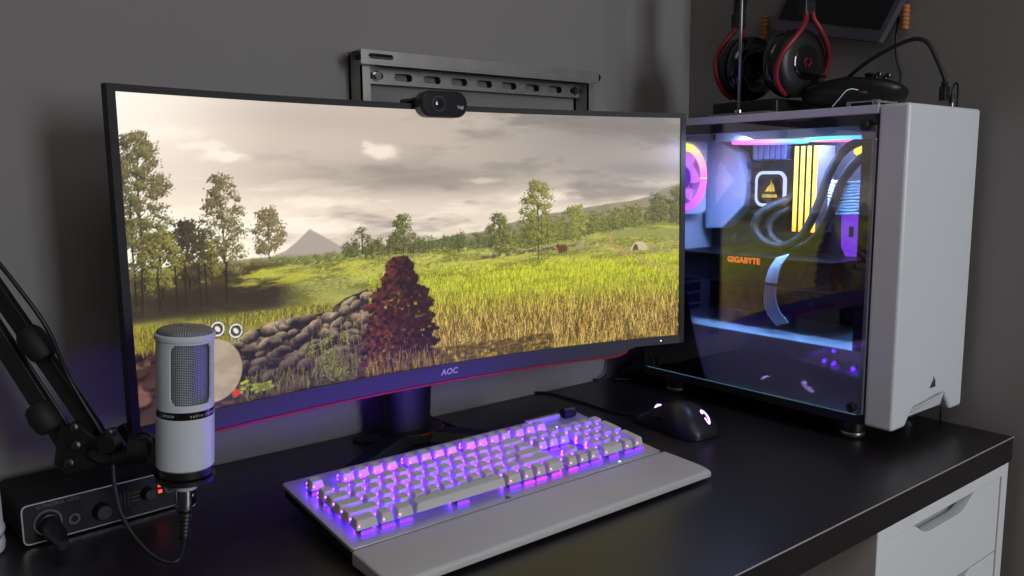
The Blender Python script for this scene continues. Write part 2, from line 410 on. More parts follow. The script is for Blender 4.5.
# the lit picture: colours of the display's own pixels
def paint_landscape():
    import numpy as np
    W, H = 800, 335
    K = W/640.0
    math_sin = np.sin
    rg = np.random.RandomState(7)
    yy, xx = np.mgrid[0:H, 0:W].astype(float)
    xx /= K; yy /= K                       # working units: 640 x 268
    def noise(cx, cy, seed, octs=5, sx=0., sy=0.):
        out = np.zeros((H, W)); amp = 1.; tot = 0
        r = np.random.RandomState(seed)
        for o in range(octs):
            g = r.rand(96, 96)
            fx = xx/cx*2**o + 3.3 + sx; fy = yy/cy*2**o + 1.7 + sy
            ix = np.floor(fx).astype(int); iy = np.floor(fy).astype(int)
            tx = fx-ix; ty = fy-iy; tx = tx*tx*(3-2*tx); ty = ty*ty*(3-2*ty)
            a = g[iy % 96, ix % 96]; b = g[iy % 96, (ix+1) % 96]; c = g[(iy+1) % 96, ix % 96]; d = g[(iy+1) % 96, (ix+1) % 96]
            out += amp*((a*(1-tx)+b*tx)*(1-ty)+(c*(1-tx)+d*tx)*ty); tot += amp; amp *= .55
        return out/tot
    def col(*c): return np.array(c, float)/255.
    def mix(a, b, m):
        m = np.clip(m, 0, 1)[..., None]; return a*(1-m)+b*m
    def ss(a, b, v):
        t = np.clip((v-a)/(b-a), 0, 1); return t*t*(3-2*t)
    # ---- sky
    t = yy/130.
    img = mix(np.ones((H, W, 3))*col(196, 184, 172), col(222, 207, 190), ss(.3, 1, t))
    img = mix(img, col(246, 238, 228), ss(170, 0, xx)*ss(120, 0, yy)*.85)
    img = mix(img, col(240, 230, 212), ss(60, 120, yy)*ss(330, 0, xx)*.55)
    img = mix(img, col(160, 148, 140), .75*np.exp(-((xx-270)/120)**2-((yy-66)/15)**2)*(.6+.8*noise(60,14,61)))
    img = mix(img, col(168, 158, 150), .35*np.exp(-((xx-190)/120)**2-((yy-14)/14)**2))
    n = noise(150, 38, 1); n2 = noise(80, 18, 2, sx=5)
    img = mix(img, col(150, 140, 132), ss(.46, .66, n)*.85*ss(60, 230, xx+.3*yy))
    img = mix(img, col(128, 122, 118), ss(.44, .68, n2)*.8*ss(230, 460, xx)*ss(95, 40, yy))
    img = mix(img, col(238, 228, 214), ss(.52, .72, noise(90, 14, 5))*.6*ss(50, 95, yy))
    img = mix(img, col(120, 114, 112), .55*np.exp(-((xx-560)/110)**2-((yy-18)/16)**2))
    img = mix(img, col(112, 108, 108), .5*np.exp(-((xx-590)/80)**2-((yy-62)/11)**2))
    img = mix(img, col(126, 118, 112), .4*np.exp(-((xx-300)/110)**2-((yy-72)/12)**2))
    img = mix(img, col(140, 132, 130), .55*np.exp(-((xx-520)/150)**2-((yy-40)/34)**2))
    for cx, cy, rx, ry, a in ((254, 43, 26, 9, .8), (235, 36, 10, 4, .5), (372, 73, 26, 3.5, .45), (90, 48, 26, 7, .7), (70, 40, 30, 5, .5), (40, 30, 45, 7, .4), (440, 92, 60, 8, .6), (595, 80, 44, 5, .3), (180, 90, 60, 7, .5)):
        m = np.exp(-((xx-cx)/rx)**2-((yy-cy)/ry)**2)
        img = mix(img, col(244, 234, 218), a*ss(.25, .95, m+.75*(noise(12, 7, int(cx)) - .5)))
    img = img*(1+.10*ss(420, 0, xx)+.06*ss(60, 125, yy))[..., None]*np.array([1.01, 1., .985])
    # ---- far mountains and hills
    ridge = np.interp(xx[0], [0, 130, 144, 156, 170, 186, 200, 212, 640], [140, 138, 134, 126, 115, 124, 132, 137, 140])
    img = mix(img, col(178, 164, 152), ss(0, 1.5, yy-ridge[None]))
    hill = np.interp(xx[0], [0, 212, 260, 305, 368, 420, 453, 528, 570, 598, 618, 640], [140, 139, 136, 133, 127, 117, 112, 103, 98, 92, 84, 80])
    hill = hill[None]+5*(noise(30, 30, 8)-.5)
    img = mix(img, mix(np.ones((H, W, 3))*col(136, 130, 96), col(170, 158, 128), noise(18, 8, 9)), ss(0, 1.2, yy-hill))
    # ---- meadow
    f0 = np.interp(xx[0], [0, 62, 100, 212, 305, 368, 453, 528, 598, 640], [142, 143, 141, 141, 141, 141, 136, 131, 124, 120])[None]
    fm = ss(0, 1.5, yy-f0)
    base = mix(np.ones((H, W, 3))*col(152, 152, 78), col(186, 184, 84), ss(.35, .65, noise(40, 9, 10)))
    base = mix(base, col(206, 204, 42), ss(150, 178, yy)*ss(240, 420, xx)*.85)
    base = mix(base, col(112, 112, 34), ss(.50, .64, noise(34, 6, 11))*.6)
    base = mix(base, col(160, 132, 50), ss(195, 222, yy-.03*(xx-400))*ss(250, 330, xx)*.9)
    base = mix(base, col(84, 66, 26), ss(232, 262, yy)*ss(.40, .62, noise(14, 10, 12))*ss(200, 300, xx)*.8)
    img = mix(img, base, fm)
    # path
    def poly_dist(pts):
        d = np.full((H, W), 1e9)
        for (x0, y0), (x1, y1) in zip(pts[:-1], pts[1:]):
            L = (x1-x0)**2+(y1-y0)**2
            t = np.clip(((xx-x0)*(x1-x0)+(yy-y0)*(y1-y0))/L, 0, 1)
            d = np.minimum(d, np.hypot(xx-x0-t*(x1-x0), (yy-y0-t*(y1-y0))*1.3))
        return d
    d = poly_dist([(556, 126), (548, 134), (541, 141), (545, 150), (562, 161), (584, 170), (612, 179), (642, 188)])
    wd = 1.5+ss(130, 190, yy)*4.5
    img = mix(img, col(186, 152, 96), ss(1.4, .7, d/wd)*.85)
    def stamp(cx, cy, r):                  # window of the arrays round a blob
        x0 = max(int((cx-r)*K)-1, 0); x1 = min(int((cx+r)*K)+2, W); y0 = max(int((cy-r)*K)-1, 0); y1 = min(int((cy+r)*K)+2, H)
        return slice(y0, y1), slice(x0, x1)
    def blob(cx, cy, rx, ry, c, a=1., soft=.35):
        w = stamp(cx, cy, max(rx, ry)*1.3)
        if img[w].size == 0: return
        m = np.hypot((xx[w]-cx)/rx, (yy[w]-cy)/ry)
        img[w] = mix(img[w], c, a*ss(1+soft, 1-soft, m))
    def stroke(x0, y0, x1, y1, w0, c, a=1.):
        n_ = int(max(abs(x1-x0), abs(y1-y0))*K)+1
        for k in range(n_+1):
            t = k/n_; px = int((x0+(x1-x0)*t)*K); py = int((y0+(y1-y0)*t)*K)
            if 0 <= px < W and 0 <= py < H:
                img[py, px] = img[py, px]*(1-a)+c*a
                if w0 > 1 and px+1 < W: img[py, px+1] = img[py, px+1]*(1-a)+c*a
    def leaf(cx, cy, r_, c, a):
        w = stamp(cx, cy, r_)
        if img[w].size == 0: return
        m = (np.abs(xx[w]-cx)+np.abs(yy[w]-cy)*1.2 < r_)[..., None]*a
        img[w] = img[w]*(1-m)+c*m
    def tree(cx, top, base, wid, dark, light, n_, trunk=True, lo=.85, seed=0, size=3.2):
        r = np.random.RandomState(seed); h = base-top
        if trunk:
            for k in range(-1, 1): stroke(cx+k*.6, base, cx+r.uniform(-1, 1)+k*.3, top+h*.25, 1, dark*.6, .9)
        nb = max(7, int(n_/3.6)); per = int(36*max(.5, (size/3.2)**2))
        for b in range(nb):
            v = (b+r.rand())/nb
            half = wid/2*(.10+.90*np.sin(np.pi*min(1, .07+.72*v))**.8)*r.uniform(.75, 1.1)
            bx = cx+half*.85*r.uniform(-1, 1); by = top+h*lo*v; br = size*r.uniform(.8, 1.6)
            if trunk and r.rand() < .4: stroke(cx, min(by+h*.16, base), bx, by, 1, dark*.7, .6)
            for k in range(per):
                g = r.randn(2)*.55; x_ = bx+g[0]*br*1.25; y_ = by+g[1]*br*.72
                lt = np.clip(.38+.5*(-g[1])*.7+.25*g[0]+.22*r.randn()+.18*(bx-cx)/max(half, 1), 0, 1)
                leaf(x_, y_, r.uniform(.7, 1.25)*(.75 if size < 2.8 else 1.), dark+(light-dark)*lt, .8)
    D, L = col(62, 60, 36), col(134, 132, 78)
    # far tree line on both sides
    r = np.random.RandomState(3)
    for k in range(120):
        x_ = 205+r.rand()*190; b = 146-3*r.rand(); h = 6+11*r.rand()
        tree(x_, b-h, b, 5+7*r.rand(), col(66, 72, 38), col(138, 140, 76), 12, False, 1., k, 2.2)
    for k in range(210):
        x_ = 395+r.rand()*245; b = np.interp(x_, [395, 453, 528, 598, 640], [150, 142, 132, 124, 120])+3*r.rand(); h = 9+17*r.rand()
        tree(x_, b-h, b, 8+9*r.rand(), col(70, 74, 34), col(168, 166, 76), 14, False, 1., 300+k, 2.6)
    for k in range(40):
        x_ = 100+r.rand()*100; b = 147; h = 3+4*r.rand()
        tree(x_, b-h, b, 6, col(90, 92, 50), col(150, 150, 84), 8, False, 1., 700+k, 2.)
    for k in range(26):                     # thin trunks in the tree line
        x_ = 215+r.rand()*170; stroke(x_, 150, x_, 136, 1, col(70, 62, 40), .6)
    tree(274, 107, 149, 30, D, col(140, 142, 70), 120, True, .85, 21)
    tree(227, 117, 144, 24, D, col(132, 134, 72), 80, True, .9, 22, 2.6)
    tree(393, 110, 156, 34, D, col(146, 146, 66), 150, True, .9, 23)
    tree(494, 103, 140, 36, col(82, 84, 34), col(184, 180, 78), 150, False, 1., 24)
    tree(612, 92, 122, 32, D, col(140, 138, 68), 110, False, 1., 25)
    tree(634, 84, 128, 26, D, col(136, 132, 66), 110, False, 1., 26)
    tree(444, 75, 163, 54, col(74, 74, 28), col(178, 172, 74), 300, True, .78, 27, 3.4)
    for x_ in (432, 448, 458): stroke(x_, 166, x_+r.uniform(-2, 2), 118, 1, col(78, 62, 36), .8)
    for k in range(2600):                   # speckled meadow behind
        x_ = 60+r.rand()*580; y_ = 143+r.rand()*34
        if y_ < f0[0, min(W-1, int(x_*K))]+2: continue
        stroke(x_-1, y_, x_+1.5, y_-.4, 1, (col(224, 214, 120) if r.rand() < .5 else col(104, 108, 40))*r.uniform(.8, 1.05), .5)
    # low walls of stones far off
    for k in range(90):
        x_ = 370+r.rand()*150; blob(x_, 158-3*r.rand()-.06*(x_-370), 2.4, 1.3, col(118, 108, 72)*r.uniform(.7, 1.2), .8)
    # grazing animals and a tent, plain far-off dots
    blob(476, 152, 7, 4.2, col(104, 58, 38)); blob(470, 149, 2.6, 2.4, col(110, 62, 42))
    for q in (472, 475, 479, 482): stroke(q, 154, q, 159, 1, col(80, 46, 32))
    blob(500, 150, 5, 3.2, col(168, 150, 124)); blob(505, 148, 2.2, 2, col(176, 158, 130))
    m = (yy < 159) & (np.hypot((xx-583)/12, (yy-159)/11) < 1)
    img[m] = col(206, 190, 150); m = (yy < 159) & (np.hypot((xx-578)/4, (yy-159)/8) < 1); img[m] = col(96, 82, 54)
    for k in range(26): blob(596+r.rand()*34, 157+r.rand()*5, 2, 1.5, col(150, 140, 96), .8)
    # ---- left side: bushes, shade, rocks
    sh = ss(.38, .6, noise(26, 10, 14)+.25*ss(215, 60, xx)-.1)*ss(140, 150, yy)*ss(186, 172, yy-.04*xx)*ss(176, 110, xx)
    img = mix(img, col(70, 56, 36), sh*.95)
    img = mix(img, col(52, 42, 30), ss(156, 166, yy)*ss(190, 178, yy-.03*xx)*ss(170, 130, xx)*.85)
    img = mix(img, col(196, 192, 62), ss(.5, .62, noise(22, 3.5, 15))*ss(146, 152, yy)*ss(170, 160, yy)*ss(70, 110, xx)*ss(260, 200, xx)*.8)
    # lit grass strip, then rocks
    st = ss(182, 190, yy-.07*xx)*ss(216, 208, yy-.03*xx)*ss(240, 150, xx)
    img = mix(img, mix(np.ones((H, W, 3))*col(120, 116, 40), col(172, 158, 60), noise(6, 5, 16)), st)
    rk = ss(205, 213, yy-.02*xx+4*noise(20, 20, 17))*ss(240, 200, xx)
    nr = noise(14, 9, 18)
    img = mix(img, mix(mix(np.ones((H, W, 3))*col(70, 48, 40), col(150, 112, 92), ss(.45, .68, nr)), col(36, 28, 26), ss(.45, .3, noise(10, 6, 19))), rk)
    r = np.random.RandomState(5)
    for k in range(46):                    # low-left boulders
        x_ = r.rand()*100; y_ = 220+r.rand()*50; s = 7+9*r.rand()
        c = col(126, 92, 78)*r.uniform(.45, 1.1)
        blob(x_, y_+1.5, s, s*.6, col(32, 25, 24), .8, .25); blob(x_, y_, s*.9, s*.5, c, .9, .3)
    # stone wall running to the right
    topx = [86, 97, 120, 133, 148, 156, 172, 190, 203, 230, 246]; topy = [210, 205, 203, 197, 193, 190, 197, 193, 185, 178, 172]
    tl = np.interp(xx[0], topx, topy)[None]+3*(noise(9, 9, 51)-.5)
    wm = ss(0, 1.5, yy-tl)*ss(84, 92, xx)*ss(250, 242, xx)
    nz = noise(13, 8, 52); nf = noise(4, 3, 53)
    body = mix(np.ones((H, W, 3))*col(44, 34, 30), col(92, 74, 60), ss(.42, .66, nz)); body = mix(body, col(24, 20, 22), ss(.5, .3, nf)*.6)
    img = mix(img, body, wm)
    for k in range(150):
        u = r.rand(); x_ = 90+u*154; top = np.interp(x_, topx, topy); vv = r.rand()**1.5
        y_ = top+5+vv*np.interp(x_, [96, 150, 246], [38, 50, 70]); s = r.uniform(6, 12)*(1-.25*u)
        an = r.uniform(-.5, .3); c_, s_ = np.cos(an), np.sin(an)
        w = stamp(x_, y_, s*1.3); X = xx[w]-x_; Y = yy[w]-y_
        if X.size == 0: continue
        U = (X*c_+Y*s_)/s; Vv = (-X*s_+Y*c_)/(s*.62); d_ = np.hypot(U, Vv)+.22*(nf[w]-.5)
        lit = np.clip(.5-.62*Vv-.15*U+.7*(nz[w]-.5)+.5*(nf[w]-.5), 0, 1)*(1-.55*vv)
        c = mix(np.ones(X.shape+(3,))*col(34, 27, 27), col(196, 170, 136), lit)
        img[w] = mix(img[w], c, ss(1.02, .9, d_)); img[w] = mix(img[w], col(22, 18, 20), .7*np.exp(-((d_-1.03)/.08)**2)*(Vv > -.2))
    for k in range(16):                     # low leafy weeds before the wall
        bx, by = r.uniform(160, 205), r.uniform(222, 262)
        for q in range(26): leaf(bx+r.randn()*3.2, by+r.randn()*3.4, 1.2, col(146, 152, 70)*r.uniform(.45, 1.15), .85)
    for k in range(60):
        x_ = r.uniform(165, 225); y_ = r.uniform(215, 262)
        stroke(x_, y_, x_+r.uniform(-3, 3), y_-r.uniform(10, 24), 1, col(178, 156, 104)*r.uniform(.55, 1.05), .6)
    # grass tufts at the wall's foot
    for k in range(300):
        x_ = 96+r.rand()*140; y_ = 268-r.rand()**1.6*20
        stroke(x_, y_, x_+r.uniform(-3, 3), y_-4-7*r.rand(), 1, (col(150, 138, 62) if r.rand() < .5 else col(96, 84, 46))*r.uniform(.6, 1.15), .7)
    for x_, y_ in ((96, 252), (104, 255), (112, 257), (120, 256), (90, 257)):
        for k in range(10): blob(x_+r.uniform(-5, 5), y_+r.uniform(-3, 4), 2.3, 1.2, col(168, 178, 62)*r.uniform(.6, 1.1), .9)
    # left trees
    tree(85, 66, 160, 46, col(66, 60, 38), col(158, 146, 96), 330, True, .9, 31, 3.3)
    tree(128, 96, 141, 40, col(84, 74, 50), col(160, 146, 98), 190, True, .85, 32, 3.0)
    tree(14, 32, 160, 62, col(58, 54, 34), col(152, 140, 92), 430, True, .72, 33, 3.8)
    tree(6, 60, 170, 40, col(60, 58, 32), col(150, 140, 84), 160, True, .8, 34, 3.6)
    tree(52, 104, 160, 42, col(40, 34, 24), col(94, 80, 54), 300, True, .85, 35, 3.4)
    tree(28, 112, 166, 46, col(58, 54, 26), col(168, 158, 78), 240, True, .85, 36, 3.2)
    tree(72, 122, 158, 20, col(70, 66, 24), col(162, 150, 54), 70, True, .85, 37, 2.6)
    for x_ in (10, 24, 40, 47, 60, 84, 66): stroke(x_, 176, x_+r.uniform(-2, 2), 140, 2, col(44, 34, 24), .9)
    # ---- long grass in front
    r = np.random.RandomState(9)
    for k in range(15000):
        x_ = 232+r.rand()*410; v = r.rand()**.85; y_ = 166+v*104
        ln = 2+11*v*r.uniform(.5, 1.1)
        g = np.clip((y_-188-.02*(x_-400))/40+r.uniform(-.35, .35), 0, 1)
        c = (col(196, 202, 44)*(1-g)+(col(222, 186, 98) if r.rand() < .55 else col(96, 72, 30))*g)*r.uniform(.6, 1.2)
        stroke(x_, y_, x_+r.uniform(-.45, .45)*ln, y_-ln*1.25, 1, np.clip(c, 0, 1), .72)
    for k in range(1700):
        x_ = r.rand()**.9*190; y_ = 190+.02*x_+r.rand()*(22 if x_ < 92 else 9-.06*(x_-92))
        stroke(x_, y_, x_+r.uniform(-1, 1), y_-3-3*r.rand(), 1, (col(190, 176, 66) if r.rand() < .5 else col(96, 92, 34))*r.uniform(.7, 1.1), .6)
    for k in range(700):
        x_ = 262+r.rand()*200; y_ = 250+r.rand()*22
        blob(x_, y_, 3.2, 1.4, col(92, 72, 32)*r.uniform(.5, 1.1), .35)
    # a russet shrub standing in front of the wall
    for k in range(2200):
        v = r.rand(); y_ = 150+v*120
        half = np.interp(y_, [150, 160, 176, 192, 230, 268], [9, 15, 21, 36, 41, 44])*(1+.12*math_sin(y_*.45))
        x_ = 268+(y_-158)*-.02+half*r.uniform(-1, 1)
        lt = (268-x_)/half
        c = col(54, 22, 24)+(col(132, 62, 54)-col(54, 22, 24))*np.clip(.35+.45*lt+r.uniform(-.35, .35), 0, 1)
        c = c*(1-.45*v*(r.rand() < .6))
        if r.rand() < .28: c = col(30, 20, 30)
        blob(x_, y_, 2.4, 1.8, c, .85, .4)
    for k in range(250):
        x_ = 225+r.rand()*90; y_ = 270-r.rand()**2*18
        stroke(x_, y_, x_+r.uniform(-2, 2), y_-5-6*r.rand(), 1, (col(170, 140, 62))*r.uniform(.5, 1.1), .6)
    # fine leaf/blade texture over everything below the sky
    tex = rg.rand(H, W)
    gm = ss(0, 6, yy-f0)
    img *= (1+(tex-.5)*.16*gm)[..., None]
    # ---- round overlay dial and two ring icons of the game display
    m = ss(28.5, 27.5, np.hypot(xx-67, yy-234))
    dial = mix(np.ones((H, W, 3))*col(190, 172, 146), col(176, 158, 134), ss(.45, .65, noise(12, 12, 40)))
    img = mix(img, dial, m*.93)
    blob(88, 258, 4, 3, col(214, 54, 40)); 
    for cx, cy in ((74, 198), (91, 202)):
        dd = np.hypot(xx-cx, yy-cy)
        img = mix(img, col(52, 46, 42), ss(7.6, 6.8, dd)*.9)
        img = mix(img, col(240, 236, 226), ss(.9, .5, np.abs(dd-5.8)))
        img = mix(img, col(236, 232, 222), ss(3.2, 2.4, np.hypot((xx-cx)*1.2-(yy-cy)*.5, yy-cy)))
    # the picture's own darker corner at lower left
    return np.clip(img, 0, 1)

pic = paint_landscape(); PH, PW = pic.shape[:2]
me = bpy.data.meshes.new('display')
cols = np.arange(PW+1)/PW*2*HW-HW; rws = HH*(1-np.arange(PH+1)/PH)
A, B = np.meshgrid(cols, rws)
lx = RC*np.sin(A/RC); ly = -(RC-RC*np.cos(A/RC))+B*math.sin(MT); lz = B*math.cos(MT)
cc, sn = math.cos(MYAW), math.sin(MYAW)
VX = np.stack([MX+lx*cc+ly*sn, MY-lx*sn+ly*cc, MZ+lz], -1).reshape(-1, 3)-np.array(monitor['origin'])
me.vertices.add(len(VX)); me.vertices.foreach_set('co', VX.ravel())
idx = np.arange((PW+1)*(PH+1)).reshape(PH+1, PW+1)
quads = np.stack([idx[1:, :-1], idx[1:, 1:], idx[:-1, 1:], idx[:-1, :-1]], -1).reshape(-1, 4)
nq = len(quads); me.loops.add(nq*4); me.loops.foreach_set('vertex_index', quads.ravel().astype(np.int32))
me.polygons.add(nq); me.polygons.foreach_set('loop_start', (np.arange(nq)*4).astype(np.int32)); me.polygons.foreach_set('loop_total', np.full(nq, 4, np.int32))
me.update(calc_edges=True)
pad = np.pad(pic, ((0, 1), (0, 1), (0, 0)), 'edge')
lin = np.where(pad > .04045, ((pad+.055)/1.055)**2.4, pad/12.92)
at = me.color_attributes.new('pixels', 'FLOAT_COLOR', 'POINT')
at.data.foreach_set('color', np.concatenate([lin, np.ones(lin.shape[:2]+(1,))], -1).ravel().astype(np.float32))
disp = bpy.data.objects.new('display', me); COL.objects.link(disp); disp.parent = monitor
disp['label'] = 'lit display showing trees, a stone wall and golden grass'
m = bpy.data.materials.new('display_pixels'); m.use_nodes = True; nt = m.node_tree; b = nt.nodes['Principled BSDF']
b.inputs['Base Color'].default_value = (.004, .004, .005, 1); b.inputs['Roughness'].default_value = .38
a = nt.nodes.new('ShaderNodeAttribute'); a.attribute_name = 'pixels'
nt.links.new(a.outputs['Color'], b.inputs['Emission Color']); b.inputs['Emission Strength'].default_value = 1.0
me.materials.append(m)

# stand
bm = NB()
n = 16; prof = [(0.006, .036, .024), (.03, .035, .023), (.10, .040, .022), (.16, .044, .020), (.24, .042, .016)]
rings = []
for z, rx, ry in prof: rings.append([bm.verts.new((-.456+rx*math.cos(2*PI*k/n), .468+ry*math.sin(2*PI*k/n), z)) for k in range(n)])
for a, b in zip(rings[:-1], rings[1:]):
    for k in range(n): bm.faces.new((a[k], a[(k+1) % n], b[(k+1) % n], b[k]))
bm.faces.new(rings[0][::-1]); bm.faces.new(rings[-1])
obj('stand_neck', bm, M['bezel'], monitor, 40)
bm = NB(); prism(bm, [(-.452+.046*math.cos(t), .462+.036*math.sin(t)) for t in [2*PI*k/40 for k in range(40)]], Matrix.Translation((0, 0, .0015)), .0140); obj('base_disc', bm, M['bezel'], monitor, 40, bevel=.001)
bm = NB(); box(bm, (-.50, .455, .15), (-.42, .474, .27)); obj('mount_plate', bm, M['black_plastic'], monitor, bevel=.003)
bm = NB(); tube(bm, [(-.452+.0455*math.cos(t), .462+.0355*math.sin(t), .0140) for t in [math.radians(-100+110*k/14) for k in range(15)]], .0018, 8); obj('collar_ring', bm, M['red_dark'], monitor, 40, label='dark red arc round the foot of the neck')
def leg(ex, ey):
    a = V(-.456, .466, 0); e = V(ex, ey, 0); d = (e-a).normalized(); s = V(-d.y, d.x, 0); bm = NB(); R = []
    for t, w, h in ((0, .026, .017), (.3, .020, .015), (.7, .014, .010), (.97, .009, .006), (1, .006, .004)):
        p = a+(e-a)*t; R.append([bm.verts.new(p+s*w), bm.verts.new(p+s*w*.7+V(0, 0, h)), bm.verts.new(p-s*w*.7+V(0, 0, h)), bm.verts.new(p-s*w)])
    for u, v in zip(R[:-1], R[1:]):
        for i in range(4): bm.faces.new((u[i], u[(i+1) % 4], v[(i+1) % 4], v[i]))
    bm.faces.new(R[0][::-1]); bm.faces.new(R[-1])
    obj('leg', bm, M['bezel'], monitor, 30, bevel=.0015)
leg(-.655, .345); leg(-.33, .342); leg(-.525, .505)

# ------------------------------------------------------------------ webcam
w_o = mon(-.006, HH+.006, -.016)
wc = empty('webcam', tuple(w_o), 'small black rounded webcam clipped on top of the monitor', 'webcam')
Mw = Matrix.Translation(w_o) @ Matrix.Rotation(-math.radians(6), 4, 'Z') @ Matrix.Rotation(PI/2, 4, 'X')
bm = NB(); prism(bm, rrect(.0675, .0325, .0150, 8), Mw @ Matrix.Translation((0, 0, -.010)), .020); obj('body', bm, M['black_plastic'], wc, 40, bevel=.003, seg=3)
bm = NB(); prism(bm, rrect(.0625, .0280, .0128, 8), Mw @ Matrix.Translation((0, 0, .0098)), .0012); obj('face_plate', bm, M['black_gloss'], wc, 40, bevel=.0005)
bm = NB(); lathe(bm, [(.0085, 0), (.0095, 0), (.0095, .0010), (.0085, .0010)], Mw @ V(-.009, .0, .0110), (Mw.to_3x3() @ V(0, 0, 1)), 28, closed=True); obj('lens_ring', bm, M['dark_metal'], wc, 40)
bm = NB(); lathe(bm, [(0, .0008), (.003, .0007), (.0055, 0), (0, 0)], Mw @ V(-.009, .0, .0108), (Mw.to_3x3() @ V(0, 0, 1)), 20); obj('lens', bm, M['black_gloss'], wc, 60)
obj('badge', text_bm('logi', .0062, Mw @ Matrix.Translation((.0225, -.003, .0110)), .0003, bold=.0001), M['print'], wc)
bm = NB(); q = mon(-.026, HH+.0118, 0); R3 = Matrix.Translation(q) @ Matrix.Rotation(-MYAW, 4, 'Z')
box(bm, (-.006, -.006, 0), (.052, .045, .004), R3); box(bm, (.0, .034, -.035), (.046, .040, .001), R3); box(bm, (.008, -.012, .002), (.044, .004, .007), R3)
vs = [bm.verts.new(R3 @ V(*p)) for p in ((-.026, -.004, 0), (-.006, -.004, 0), (-.006, -.004, .004), (-.026, .004, 0), (-.006, .004, 0), (-.006, .004, .004))]
bm.faces.new(vs[:3]); bm.faces.new(vs[3:]); bm.faces.new((vs[0], vs[1], vs[4], vs[3])); bm.faces.new((vs[1], vs[2], vs[5], vs[4])); bm.faces.new((vs[0], vs[2], vs[5], vs[3]))
obj('mount_clip', bm, M['black_plastic'], wc)

# ------------------------------------------------------------------ steel bracket on the wall
bk = empty('wall_bracket', (-.29, YB, .50), 'slotted steel mounting bracket screwed to the wall above the monitor', 'bracket')
bx0, bx1 = -.502, -.066
def slotted(bm, x0, x1, z0, z1, y, th, slots):
    """plate in the xz plane with rounded slots; slots = (cx, half width, half height)"""
    zc = (z0+z1)/2; xs = x0
    Mp = plane_M((0, y+th, 0), (1, 0, 0), (0, 0, 1))
    for cx, hw, hh in slots:
        a, b = cx-hw-hh*.2, cx+hw+hh*.2
        if a > xs: prism(bm, [(xs, z0), (a, z0), (a, z1), (xs, z1)], Mp, th)
        n = 6; up = [(cx+hw-hh+hh*math.cos(t), zc+hh*math.sin(t)) for t in [PI/2*k/n for k in range(n+1)]]+[(cx-hw+hh-hh*math.cos(t), zc+hh*math.sin(t)) for t in [PI/2*(n-k)/n for k in range(n+1)]]
        for s in (1, -1):
            pl = [(x, zc+s*(z-zc)) for x, z in up]; zz = z1 if s > 0 else z0
            poly = [(b, zc), (b, zz), (a, zz), (a, zc)]+pl[::-1]
            prism(bm, poly, Mp, th)
        xs = b
    if x1 > xs: prism(bm, [(xs, z0), (x1, z0), (x1, z1), (xs, z1)], Mp, th)
bm = NB(); slotted(bm, bx0, bx1, .5195, .5352, .485, .0025, [(bx0+.030, .019, .0035)])
box(bm, (bx0, .4872, .5330), (bx1, .525, .5352)); box(bm, (bx0, .4855, .5165), (bx1, .490, .5195))
obj('top_rail', bm, M['gun_steel'], bk, label='outer steel rail with one slot at its left end')
sl = [(-.4613, .0115, .0045)]+[(x, .0150, .0052) for x in (-.4175, -.3690, -.3213, -.2745, -.2266, -.1799, -.1310)]+[(-.0880, .010, .0045)]
bm = NB(); slotted(bm, bx0+.012, bx1-.004, .4955, .5175, .5195, .0025, sl); box(bm, (bx0+.012, .5195, .5170), (bx1-.004, YB, .5190))
obj('slotted_rail', bm, M['gun_steel'], bk, label='inner steel rail with a row of slots')
for x in (bx0+.006, bx1-.012):
    bm = NB(); box(bm, (x, .498, .30), (x+.0022, YB-.001, .533)); box(bm, (x, .527, .30), (x+.016, YB-.001, .533)); box(bm, (x, .498, .30), (x+.014, .5005, .5160))
    obj('side_post', bm, M['gun_steel'], bk)
for x in (-.4613, -.0880):
    bm = NB(); lathe(bm, [(0, 0), (.0075, 0), (.0075, .0018), (.0048, .0018), (.0048, .006), (0, .006)], (x, .5190, .5065), (0, -1, 0), 12); obj('bolt', bm, M['chrome'], bk, 30)
for x in (bx0+.0002, bx1+.0005):
    bm = NB(); lathe(bm, [(0, 0), (.0065, 0), (.0065, .006), (0, .006)], (x, .493, .527), (-1 if x < -.3 else 1, 0, 0), 6); obj('end_nut', bm, M['dark_metal'], bk, 30)

# ------------------------------------------------------------------ keyboard
KX, KY, KZF, KW, KD = -.7023, .1631, .0191, .436, .165
TH = math.asin((.0353-.0191)/.165)
ct, st = math.cos(TH), math.sin(TH)
def kp(u, v, w=0.): return V(KX+u, KY+v*ct-w*st, KZF+v*st+w*ct)
kb = empty('keyboard', (KX+KW/2, KY+.05, 0), 'silver full-size mechanical keyboard with pale keys glowing violet and a pale palm rest', 'keyboard')
MK = Matrix.Translation((KX, KY, KZF)) @ Matrix.Rotation(TH, 4, 'X')
bm = NB(); prism(bm, rrect(KW, KD, .004, 3, KW/2, KD/2), MK @ Matrix.Translation((0, 0, -.0045)), .0045); obj('top_plate', bm, M['alu'], kb, bevel=.0008)
bm = NB(); box(bm, (.003, .003, -.0165), (KW-.003, KD-.003, -.0046), MK)
for v in bm.verts: v.co.z = max(v.co.z, .0015)
obj('base', bm, M['black_plastic'], kb)
for u in (.03, KW-.06):
    bm = NB(); box(bm, (KX+u, KY+KD-.03, .0), (KX+u+.03, KY+KD-.018, .018)); obj('foot', bm, M['black_plastic'], kb)
